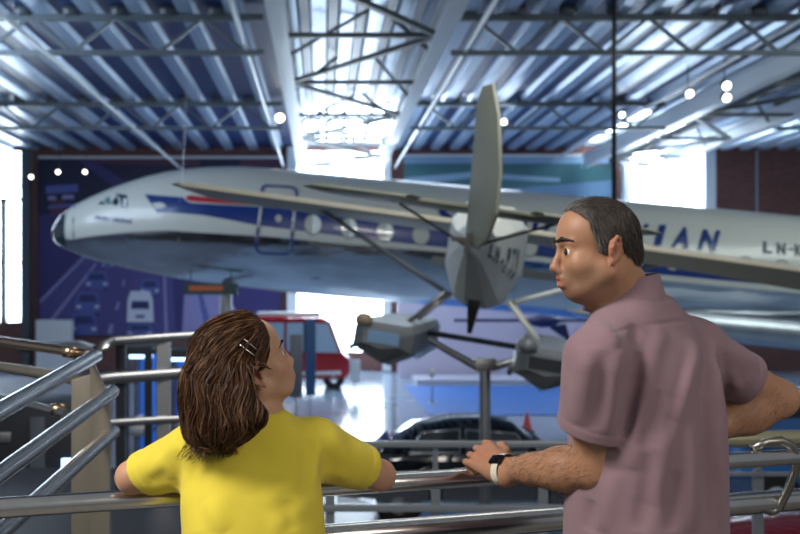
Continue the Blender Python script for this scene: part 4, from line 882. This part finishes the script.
def eye(name, M, s, q, col, parent):
    mb = MB(); c = np.array((q*.0315, .0735, -.001))*s; f = np.array((0, 1, 0)); r = .0138*s
    prof = []
    for i in range(15):
        a = math.pi*i/14; prof.append((max(r*math.sin(a), 1e-5), r*math.cos(a)))
    ax = M[:3, :3]@np.array((0.0, .98, -.02)); C = Vector(tp(M, c))
    for (lo, hi, mi) in ((0, 2, 2), (2, 4, 1), (4, 14, 0)): mb.lathe(C, prof[lo:hi+1], 20, ax, mi)
    return mb.build(name, [mat(name+'_white', (.75, .72, .68), .15), mat(name+'_iris', col, .15), M_BLACK], parent, True)
def hair_mat(name, a, b, rough=.38):
    m = mat(name, a, rough, spec=.2); attr_mix(m, 'shade', b)
    m.node_tree.nodes['Principled BSDF'].inputs['Anisotropic'].default_value = .5
    return m
def skin_mat(name, col, red, fr=.48):
    m = mat(name, col, fr, noise=.10, nscale=22, bump=.12, bscale=260, sss=.12, spec=.4)
    attr_mix(m, 'red', red); return m
def cloth_mat(name, col, scale=900, bump=.25):
    return mat(name, col, .85, noise=.05, nscale=14, bump=bump, bscale=scale, spec=.15, sheen=.15)
def brow(B, M, s, q, name, mt, parent, dz=0, r=.0042):
    b = SDF(); b.M = M
    pts = [np.array(p)*s for p in ((q*.012, .0965, .0235+dz), (q*.031, .0925, .028+dz), (q*.056, .0725, .022+dz))]
    b.rc(pts[0], pts[1], r*s, r*s, .004); b.rc(pts[1], pts[2], r*s, r*.5*s, .004)
    me = b.mesh(name, .0016, 16)
    for nm in ('shade', 'gray'): me.attributes.new(nm, 'FLOAT', 'POINT')
    return link(name, me, mt, parent)
# ------------------------------------------------------------------ the man in the mauve shirt
def build_man():
    root = empty('person', (.735, 2.27, 0))
    tag(root, 'man with short dark greying hair in a mauve short-sleeved shirt, hand on the steel rail', 'person')
    root.location = (0, 0, 0)
    s = .925
    LJ, RJ = np.array((.580, 2.115, 1.375)), np.array((.878, 2.35, 1.380))
    LE, RE = np.array((.594, 2.19, 1.130)), np.array((1.116, 2.445, 1.254))
    LW, RW = np.array((.432, 2.425, 1.084)), np.array((.915, 2.405, 1.178))
    NB = np.array((.692, 2.26, 1.492))
    H = frame(y=(-.998, -.04, -.03), z=(.02, -.02, 1), t=(.608, 2.215, 1.607))
    T = frame(x=(.84, .54, 0), z=(0, 0, 1), t=(.735, 2.27, 0))
    B = SDF(); add_head(B, H, s, True)
    B.rc(tp(H, (0, -.03, -.035)), NB, .056, .062, .03); B.rc(tp(H, (0, .012, -.085)), NB+np.array((-.03, .01, 0)), .036, .05, .03)
    B.loft([(.80, 0, 0, .155, .11), (.95, 0, 0, .165, .12), (1.08, 0, .0, .155, .12), (1.22, -.005, 0, .16, .115), (1.34, -.012, 0, .15, .098), (1.42, -.02, 0, .115, .07), (1.48, -.025, 0, .065, .05)], .03, M=T)
    for J in (LJ, RJ): B.rc(NB+np.array((0, 0, -.02)), J, .045, .050, .04)
    # left arm, forearm flat and hairy, hand closed over the rail
    d = (LW-LE)/np.linalg.norm(LW-LE)
    B.rc(LJ, LE, .052, .043, .03); B.rc(LE, LE+d*.09+np.array((0, 0, .002)), .042, .045, .03); B.rc(LE+d*.08, LW, .043, .027, .03)
    B.rc(LE+d*.07+np.array((0, 0, -.008)), LE+d*.18, .038, .03, .03)
    kn = np.array((.394, 2.505, 1.110)); HM = frame(x=kn-LW, y=(-.80, -.12, -.62), t=LW)
    R = math.radians
    cl = [tuple(map(R, c)) for c in ((26, 72, 40), (24, 76, 42), (22, 76, 42), (16, 70, 40))]
    add_hand(B, HM, -1, 1.0, cl, [(.75, .55, -.15), (.95, .25, -.25), (.9, .05, -.45)], .05)
    # right arm on the hip
    d2 = (RW-RE)/np.linalg.norm(RW-RE)
    B.rc(RJ, RE, .053, .043, .03); B.rc(RE, RE+d2*.09, .041, .050, .03); B.rc(RE+d2*.08, RW, .049, .031, .03)
    HM2 = frame(x=(-.55, .35, -.5), z=(.6, .7, .0), t=RW)
    add_hand(B, HM2, 1 if HM2[1, 1] < 0 else -1, 1.0, [tuple(map(R, c)) for c in ((25, 40, 25),)*4], [(.8, .6, -.2), (.9, .4, -.2), (.9, .3, -.3)], .08)
    for q, fx in ((-1, -.01), (1, .03)):
        hip = tp(T, (q*.09, 0, .86)); kne = tp(T, (q*.10, .02, .47)); an = tp(T, (q*.11, -.03, .07)); to = tp(T, (q*.13, .12, .035))
        add_leg(B, hip, kne, an, to, 1)
    def beard(v):
        l = local(H, v)/s; a = sstep(.0, .03, l[:, 1]+.03+np.clip(-l[:, 2]-.06, 0, 1)*.6)*sstep(-.028, -.05, l[:, 2])*sstep(-.14, -.12, l[:, 2])*(np.abs(l[:, 0]) < .08)
        return a*(1-lips(v))*(l[:, 1] < .2)
    def lips(v):
        l = local(H, v)/s; e = ((l[:, 0])/.021)**2+((l[:, 2]+.071)/.0145)**2; return sstep(1.15, .85, e)*(l[:, 1] > .07)
    def red(v):
        l = local(H, v)/s; a = np.exp(-((l[:, 1]-.095)**2+(l[:, 2]+.04)**2+l[:, 0]**2)/.02**2)*.5+np.exp(-((l[:, 1]+.02)**2+l[:, 2]**2)/.04**2)*(np.abs(l[:, 0]) > .07)*.6
        hk = np.exp(-((v-kn)**2).sum(1)/.05**2)*.45; return a+hk+lips(v)*.9
    def armhair(v):
        a = (v-LE)@d/.26; w = np.linalg.norm(v-LE-((v-LE)@d)[:, None]*d, axis=1); o = sstep(-.25, .1, a)*sstep(1.0, .75, a)*(w < .07)
        a2 = (v-RE)@d2/.25; w2 = np.linalg.norm(v-RE-((v-RE)@d2)[:, None]*d2, axis=1); return np.maximum(o, sstep(-.1, .2, a2)*sstep(1.2, .8, a2)*(w2 < .07)*.6)
    me = B.mesh('person_skin', .003, 24, {'red': red, 'beard': beard, 'armhair': armhair})
    sk = skin_mat('tan_skin', (.39, .198, .112), (.40, .125, .08)); attr_mix(sk, 'beard', (.17, .105, .072), .48)
    # sparse dark body hair on the forearms: streaks along the arm
    nt = sk.node_tree; bs = nt.nodes['Principled BSDF']
    link('body', me, sk, root)
    # forearm hair as fine strands
    v = verts(me); ah = armhair(v); idx = np.nonzero(ah > .2)[0]; idx = idx[RNG.random(len(idx)) < ah[idx]]
    idx = RNG.choice(idx, 2600); dirs = np.where(((v[idx]-LE)**2).sum(1)[:, None] < ((v[idx]-RE)**2).sum(1)[:, None], d, d2)+RNG.normal(0, .35, (2600, 3))+np.array((0, 0, -.5))
    V, Q, sh = strands('arm_hair', B, v[idx], lambda p: dirs, 4, .0042, (.0008, .0025), .00022)
    mb = bpy.data.meshes.new('arm_hair'); mb.from_pydata([tuple(a) for a in V], [], [tuple(a) for a in Q])
    link('arm_hair', mb, mat('arm_hair', (.03, .018, .012), .6), root)
    # head hair
    Hr = SDF(); Hr.M = H
    v = lambda *a: tuple(s*x for x in a)
    Hr.ell(v(0, -.006, .036), v(.0815, .0975, .090), None, .01); Hr.ell(v(0, .026, .05), v(.066, .056, .0585), None, .03)
    Hr.rc(v(0, -.062, -.02), v(0, -.052, -.05), .045*s, .038*s, .03)
    def face_cut(p):
        l = local(H, p)/s; ax = np.abs(l[:, 0]); z = l[:, 2]; y = l[:, 1]
        hl = np.interp(z, [-.08, -.045, -.02, -.005, .03, .05, .068, .09, .105, .14], [-.075, -.045, -.032, .014, .027, .034, .037, .057, .070, .06])   # hair line at the side
        hl = hl+.006*sstep(.03, .0, ax)
        ear = np.hypot((y+.022)/.021, (z-.001)/.031)
        e = np.minimum(hl-y, (ear-1)*.02); return -e
    Hr.M = np.eye(4); Hr.fn(lambda p: face_cut(p), op='i', k=.004)
    base = Hr.mesh('hair', .003, 20)
    bv = verts(base); l = local(H, bv)/s; dn = Hr.ev(bv)
    surf = bv[(np.linalg.norm((l-np.array((0, -.006, .036)))/np.array((.0815, .0975, .09)), axis=1) > .9)]
    roots = surf[RNG.integers(0, len(surf), 9000)]+RNG.normal(0, .0012, (9000, 3))
    fw = H[:3, 1]
    def df(p):
        l = local(H, p); t = sstep(.05, .11, l[:, 2])[:, None]
        return np.array((0, 0, -1.))*(1-t)+(-fw*.3*(1-t)+fw*.5*t)+RNG.normal(0, .25, p.shape)
    V, Q, sh = strands('hair', Hr, roots, df, 4, .0042, (.0005, .004), .00042)
    def gray(a, nb):
        l = local(H, a)/s; g = sstep(.02, .075, l[:, 1])*.95+sstep(-.02, .015, l[:, 1])*sstep(.07, .0, l[:, 2])*.7+sstep(-.02, -.06, l[:, 2])*.45+.16; r = np.zeros(len(a)); r[nb:] = (sh < .55)*1.0; r[:nb] = .35
        return np.clip(g, 0, .9)*r
    hm = join_mesh('hair', base, V, Q, {'shade': lambda a, nb: np.concatenate([np.full(nb, .3), sh]), 'gray': gray})
    hmat = hair_mat('dark_hair', (.024, .018, .015), (.075, .056, .046), .5); attr_mix(hmat, 'gray', (.32, .31, .30))
    link('hair', hm, hmat, root)
    for q in (-1, 1):
        brow(B, H, s, q, 'eyebrow', hmat, root, .002, .0046); eye('eye', H, s, q, (.05, .025, .012), root)
    # shirt
    S = SDF()
    S.loft([(.86, 0, 0, .193, .158), (1.0, 0, 0, .19, .155), (1.15, .0, -.004, .186, .15), (1.28, -.004, -.008, .182, .14), (1.36, -.012, -.008, .160, .118), (1.42, -.02, -.006, .120, .09), (1.50, -.026, 0, .075, .065)], .03, M=T, n=2.4)
    for J in (LJ, RJ): S.rc(NB+np.array((0, 0, -.022)), J+np.array((0, 0, .002)), .058, .064, .05)
    sleeve(S, LJ, LE+np.array((-.012, 0, 0)), .070, .070, .66, (-.22, 0, 0), .060, .010)
    sleeve(S, RJ, RE, .068, .062, .60, (0, 0, .05), .055, .03)
    S.rc(tp(H, (0, -.02, -.05)), NB+np.array((0, 0, .015)), .060, .062, .004, 's')
    def pf(px, py, y): return np.array(P(px, py, y))
    # drape folds: depth of the cloth surface varies across the back
    folds(S, [(706, 318, 672, 420, .016, .008), (676, 400, 648, 505, .018, .007), (716, 340, 722, 525, .013, .010), (703, 350, 708, 530, .012, -.008),
              (690, 420, 694, 532, .014, .006), (640, 352, 624, 440, .012, -.010), (650, 355, 632, 470, .016, .008), (614, 470, 602, 532, .016, .006), (664, 328, 642, 380, .016, .005), (660, 390, 640, 450, .014, -.006),
              (632, 345, 638, 325, .010, -.005), (655, 450, 640, 532, .014, -.006), (592, 500, 588, 532, .014, -.005), (676, 470, 672, 532, .013, -.006), (690, 350, 664, 440, .012, -.006),
              (588, 345, 578, 425, .018, .006), (604, 350, 596, 430, .014, -.005), (618, 350, 608, 436, .012, .005), (596, 322, 620, 345, .014, .004),
              (729, 345, 758, 368, .013, .003), (728, 362, 748, 380, .012, -.002), (726, 352, 727, 396, .010, -.005), (728, 388, 744, 384, .009, .002)], 2.2, 1.35)
    # yoke seam and arm seam
    folds(S, [(606, 334, 640, 326, .0035, -.003), (640, 326, 700, 318, .0035, -.003)])
    sm = S.mesh('shirt', .0036, 24)
    clm = cloth_mat('mauve_cotton', (.255, .160, .180))
    sh_o = link('shirt', sm, clm, root)
    # collar: a stand around the neck with the fall folded over it
    mb = MB(); N = 44; rings = []
    zc = frame(x=(-.82, .57, 0), z=(-.16, -.02, 1), t=NB+np.array((-.005, -.004, .018)))
    for i in range(N+1):
        a = math.radians(18)+math.radians(324)*i/N; f = (1+math.cos(a))/2                     # a = 0 is the open front
        c, sn = math.cos(a), math.sin(a); prof = ((.066, -.03), (.064, .022+.016*(1-f)), (.067, .030+.016*(1-f)), (.073, .024+.014*(1-f)), (.086+.012*f, -.020-.012*f), (.082+.012*f, -.022-.012*f), (.070, .012), (.069, -.03))
        rings.append([Vector(tp(zc, (r*c*1.02, r*sn*.98, z))) for r, z in prof])
    mb.rings(rings); mb.build('collar', clm, sh_o, True, auto=50)
    # watch on the left wrist
    wt = MB(); c = LW-d*.016+np.array((0, 0, .001)); ax = d; Wf = frame(x=d, y=HM[:3, 1], t=c)
    band = []
    for k in range(28):
        a = 2*math.pi*k/28; band.append((math.cos(a), math.sin(a)))
    rr = [[Vector(tp(Wf, (xx, y*.0395*g, z*.0330*g))) for y, z in band] for xx, g in ((-.010, 1.0), (-.010, 1.06), (.010, 1.06), (.010, 1.0))]
    wt.rings(rr, 0, False, False)
    wo = wt.build('watch', mat('cream_watch_band', (.66, .62, .50), .5), root, True, auto=40)
    sc = MB(); Rw = Matrix(Wf[:3, :3].tolist()); sc.box(tp(Wf, (0, .003, .0355)), (.036, .025, .009), Rw)
    sc.build('watch_screen', mat('watch_glass', (.006, .006, .008), .08), wo, bevel=.003)
    # trousers, belt line and shoes
    Tr = SDF(); Tr.loft([(.78, 0, 0, .165, .12), (.95, 0, 0, .178, .135), (1.0, 0, 0, .172, .13)], .03, M=T)
    for q in (-1, 1):
        hip = tp(T, (q*.09, 0, .84)); kne = tp(T, (q*.10, .02, .47)); an = tp(T, (q*.11, -.03, .06)); Tr.rc(hip, kne, .098, .078, .03); Tr.rc(kne, an, .078, .066, .02)
    link('trousers', Tr.mesh('trousers', .009, 16), cloth_mat('navy_trousers', (.03, .035, .05)), root)
    for q in (-1, 1):
        an = tp(T, (q*.11, -.05, .05)); to = tp(T, (q*.135, .15, .04)); Sh = SDF(); Sh.rc(an, to, .05, .045, .02); Sh.half((0, 0, .0), (0, 0, -1), 's'); Sh.half((0, 0, .005), (0, 0, -1), 's')
        link('shoe', Sh.mesh('shoe', .006, 16), mat('brown_leather', (.06, .035, .02), .4), root)
    return root
# ------------------------------------------------------------------ the girl in the yellow t-shirt
def build_girl():
    root = empty('person')
    tag(root, 'girl with long brown hair and hair clips in a yellow t-shirt leaning on the rail', 'person')
    s = .87
    LJ, RJ = np.array((-.278, 2.20, 1.172)), np.array((-.012, 2.275, 1.172))
    LE, RE = np.array((-.428, 2.255, 1.098)), np.array((.138, 2.385, 1.078))
    LW, RW = np.array((-.21, 2.325, 1.093)), np.array((-.055, 2.40, 1.122))
    NB = np.array((-.135, 2.225, 1.222))
    fx, fy = math.cos(math.radians(17)), math.sin(math.radians(17))
    H = frame(y=(fx*.90, fy*.90, .43), z=(-.2, -.16, 1), t=(-.158, 2.235, 1.354))
    T = frame(x=(.959, .284, 0), z=(0, 0, 1), t=(-.152, 2.20, 0))
    B = SDF(); add_head(B, H, s, False)
    B.rc(tp(H, (0, -.03, -.03)), NB, .041, .046, .025); B.rc(tp(H, (0, .008, -.075)), NB+np.array((.01, .02, -.01)), .026, .036, .025)
    B.loft([(.66, 0, -.06, .125, .09), (.80, 0, -.055, .13, .095), (.95, 0, -.04, .115, .088), (1.06, 0, -.02, .122, .085), (1.14, 0, 0, .115, .07), (1.20, .005, .01, .08, .05), (1.235, .01, .012, .045, .04)], .025, M=T)
    for J in (LJ, RJ): B.rc(NB, J, .034, .04, .03)
    R = math.radians
    for J, E, W, side, hd, th in ((LJ, LE, LW, -1, (.9, .3, -.02), (0, 1, .15)), (RJ, RE, RW, 1, (-.97, .12, -.02), (.1, 1, .1))):
        d = (W-E)/np.linalg.norm(W-E)
        B.rc(J, E, .040, .033, .025); B.rc(E, E+d*.07, .033, .034, .025); B.rc(E+d*.06, W, .033, .021, .025)
        y = np.array(th, float); M = frame(x=hd, z=np.array((0, 0, 1.))+0*y, t=W)
        sd = 1 if M[:3, 1]@np.array((0, 1, 0)) > 0 else -1
        add_hand(B, M, sd, .82, [tuple(map(R, c)) for c in ((12, 18, 10), (12, 20, 12), (14, 20, 12), (16, 22, 12))], [(.75, .6, -.1), (.9, .3, -.1), (.95, .15, -.1)], .06)
    for q in (-1, 1):
        add_leg(B, tp(T, (q*.07, -.07, .72)), tp(T, (q*.075, -.06, .39)), tp(T, (q*.08, -.12, .06)), tp(T, (q*.10, .02, .03)), .8)
    def lips(v):
        l = local(H, v)/s; e = (l[:, 0]/.02)**2+((l[:, 2]+.069)/.0105)**2; return sstep(1.15, .85, e)*(l[:, 1] > .07)
    def red(v):
        l = local(H, v)/s; a = np.exp(-((l[:, 1]+.018)**2+l[:, 2]**2)/.035**2)*(np.abs(l[:, 0]) > .068)*.6+np.exp(-((l[:, 1]-.06)**2+(l[:, 2]+.03)**2)/.03**2)*.25
        for E in (LE, RE): a = a+np.exp(-((v-E)**2).sum(1)/.04**2)*.35
        return a+lips(v)
    link('body', B.mesh('person_skin', .003, 24, {'red': red}), skin_mat('light_skin', (.50, .285, .175), (.50, .18, .125)), root)
    # t-shirt
    S = SDF()
    S.loft([(.68, -.006, -.06, .166, .125), (.85, -.006, -.052, .160, .12), (1.0, -.006, -.036, .155, .114), (1.08, -.005, -.018, .153, .106), (1.14, -.002, -.002, .143, .09), (1.195, .005, .008, .102, .066), (1.235, .014, .012, .058, .05)], .03, M=T, n=2.4)
    for J in (LJ, RJ): S.rc(NB+np.array((0, 0, -.012)), J+np.array((0, 0, -.004)), .042, .051, .045)
    sleeve(S, LJ+np.array((0, 0, -.002)), LE+np.array((.0, -.006, -.004)), .058, .050, .80, (.25, .1, .0), .043, .03)
    sleeve(S, RJ+np.array((0, 0, -.002)), RE+np.array((0, -.004, .0)), .058, .052, .74, (-.2, 0, .12), .045, .03)
    S.rc(LJ+np.array((.02, -.01, -.035)), LE*.45+LJ*.55+np.array((0, -.01, -.022)), .045, .038, .04); S.rc(RJ+np.array((-.02, -.01, -.035)), RE*.45+RJ*.55+np.array((0, -.01, -.02)), .045, .038, .04)
    S.rc(tp(H, (0, -.02, -.05)), NB+np.array((0, 0, .0)), .044, .050, .004, 's')
    def pf(px, py, y): return np.array(P(px, py, y))
    folds(S, [(186, 440, 182, 530, .012, .006), (196, 455, 200, 530, .014, -.006), (318, 430, 312, 490, .010, .008), (308, 440, 304, 500, .012, -.007), (302, 470, 262, 505, .012, .004),
              (310, 500, 270, 532, .014, .005), (230, 470, 215, 532, .018, .004), (262, 440, 250, 500, .020, -.003), (286, 500, 292, 532, .012, -.005), (205, 500, 225, 532, .012, .004), (300, 425, 280, 450, .014, .003),
              (175, 440, 150, 478, .012, .004), (170, 470, 145, 486, .010, -.004), (183, 450, 179, 490, .010, -.007), (330, 430, 355, 468, .014, .004), (322, 450, 340, 485, .012, -.005), (326, 470, 350, 480, .010, .004), (160, 455, 170, 480, .010, .003)], 1.3, 1.6)
    ym = cloth_mat('yellow_jersey', (.70, .555, .055), 700, .15)
    so = link('t_shirt', S.mesh('t_shirt', .0036, 24), ym, root)
    mb = MB(); zc = frame(x=(.9, .4, 0), z=(.16, .10, 1), t=NB+np.array((.0, .002, .014)))
    mb.tube([tp(zc, (.049*math.cos(a), .047*math.sin(a), -.006*math.cos(a))) for a in np.linspace(0, 2*math.pi, 40, False)], .0065, 8, closed=True)
    mb.build('neck_band', ym, so, True)
    # hair: swept back from the face, tucked behind the ear, falling on the back
    Hr = SDF(); Hr.M = H; v = lambda *a: tuple(s*x for x in a)
    Hr.ell(v(0, -.008, .036), v(.088, .104, .098), None, .01); Hr.ell(v(0, .03, .052), v(.07, .062, .062), None, .03); Hr.ell(v(0, -.05, .0), v(.084, .075, .09), None, .04)
    Hr.M = np.eye(4)
    def q(px, py, y): return np.array(P(px, py, y))
    Hr.rc(q(226, 356, 2.175), q(222, 400, 2.13), .072, .066, .04); Hr.rc(q(222, 400, 2.125), q(222, 424, 2.09), .066, .045, .04)
    Hr.rc(q(212, 385, 2.13), q(208, 428, 2.09), .056, .030, .03); Hr.rc(q(238, 385, 2.12), q(249, 414, 2.08), .050, .030, .03)
    Hr.rc(q(205, 400, 2.14), q(200, 428, 2.11), .038, .026, .03); Hr.rc(q(230, 405, 2.10), q(234, 424, 2.07), .045, .026, .03)
    def cut(p):
        l = local(H, p)/s; y, z, x = l[:, 1], l[:, 2], l[:, 0]
        hl = np.interp(z, [-.2, -.10, -.06, -.03, -.014, .002, .018, .034, .06, .09, .12], [-.032, -.036, -.044, -.05, -.044, .004, .032, .046, .060, .066, .06])
        ear = np.hypot((y+.016)/.030, (z+.006)/.036)
        e = hl-y; e = np.where(x > 0, np.minimum(e, (ear-1)*.02), e); return -e*s
    Hr.fn(cut, op='i', k=.006)
    base = Hr.mesh('hair', .004, 20)
    bv = verts(base); l = local(H, bv)/s
    top = bv[(l[:, 2] > -.03)]; low = bv[l[:, 2] <= -.03]
    n1, n2 = 2600, 1500
    roots = np.concatenate([top[RNG.integers(0, len(top), n1)], low[RNG.integers(0, len(low), n2)]])
    fw = H[:3, 1]
    ph = RNG.uniform(0, 6.28, len(roots)); rn = RNG.normal(0, .16, (len(roots), 3))
    def df(p):
        l = local(H, p)/s; t = sstep(-.02, .10, l[:, 2]+l[:, 1]*.6)[:, None]
        sway = np.stack([np.sin(p[:, 2]*62+p[:, 0]*45), np.cos(p[:, 2]*52+p[:, 0]*60), 0*ph], 1)*.42*(1-t)
        return np.array((0, 0, -1.))*(1-.72*t)-fw*(.12+.85*t)+sway+rn
    V, Q, sh = strands('hair', Hr, roots, df, 22, .0105, (.001, .011), .0011, .0022, cut, 1.206)
    keep = np.ones(len(Q), bool)
    clump = lambda a: .5+.5*np.sin(a[:, 0]*150+a[:, 2]*25+np.sin(a[:, 1]*90)*1.5)
    hm = join_mesh('hair', base, V, Q, {'shade': lambda a, nb: np.clip(np.concatenate([np.full(nb, .1), sh*.65])+np.clip(clump(a)-.45, 0, 1)*.6, 0, 1)})
    hmat = hair_mat('brown_hair', (.026, .012, .007), (.175, .084, .040), .5)
    link('hair', hm, hmat, root)
    hm2 = hair_mat('dark_brow_hair', (.02, .012, .008), (.03, .02, .012))
    for k in (-1, 1): brow(B, H, s, k, 'eyebrow', hm2, root, -.002, .0028); eye('eye', H, s, k, (.03, .015, .008), root)
    # two slim clips above the ear
    cm = mat('silver_pink_metal', (.85, .72, .66), .25, 1)
    hp = lambda px, py: None
    for (x0, y0, x1, y1) in ((244, 339, 257, 350), (240, 345, 255, 356)):
        pts = []
        for t in np.linspace(0, 1, 7):
            px, py = x0+(x1-x0)*t, y0+(y1-y0)*t
            o = np.array((0, 0, CAMZ)); dr = np.array(P(px, py, 1.0))-o; y = 1.9
            for _ in range(60):
                dd = Hr.ev((o+dr*y)[None])[0]
                if dd < .0085: break
                y += max(dd-.0085, .0006)*.8
            pts.append(o+dr*y)
        mb = MB(); mb.tube(pts, .0017, 8); mb.build('hair_clip', cm, root, True)
    # jeans and trainers
    Tr = SDF(); Tr.loft([(.62, 0, -.06, .13, .10), (.80, 0, -.055, .14, .105), (.86, 0, -.05, .132, .1)], .03, M=T)
    for k in (-1, 1):
        hip = tp(T, (k*.07, -.07, .70)); kne = tp(T, (k*.075, -.06, .39)); an = tp(T, (k*.08, -.12, .06)); Tr.rc(hip, kne, .076, .062, .03); Tr.rc(kne, an, .062, .052, .02)
    link('jeans', Tr.mesh('jeans', .009, 16), cloth_mat('blue_denim', (.05, .08, .16)), root)
    for k in (-1, 1):
        an = tp(T, (k*.08, -.14, .045)); to = tp(T, (k*.11, .04, .036)); Sh = SDF(); Sh.rc(an, to, .043, .038, .02); Sh.half((0, 0, .003), (0, 0, -1), 's')
        link('shoe', Sh.mesh('shoe', .006, 16), mat('white_canvas', (.6, .6, .6), .7), root)
    return root
MAN = build_man()
GIRL = build_girl()
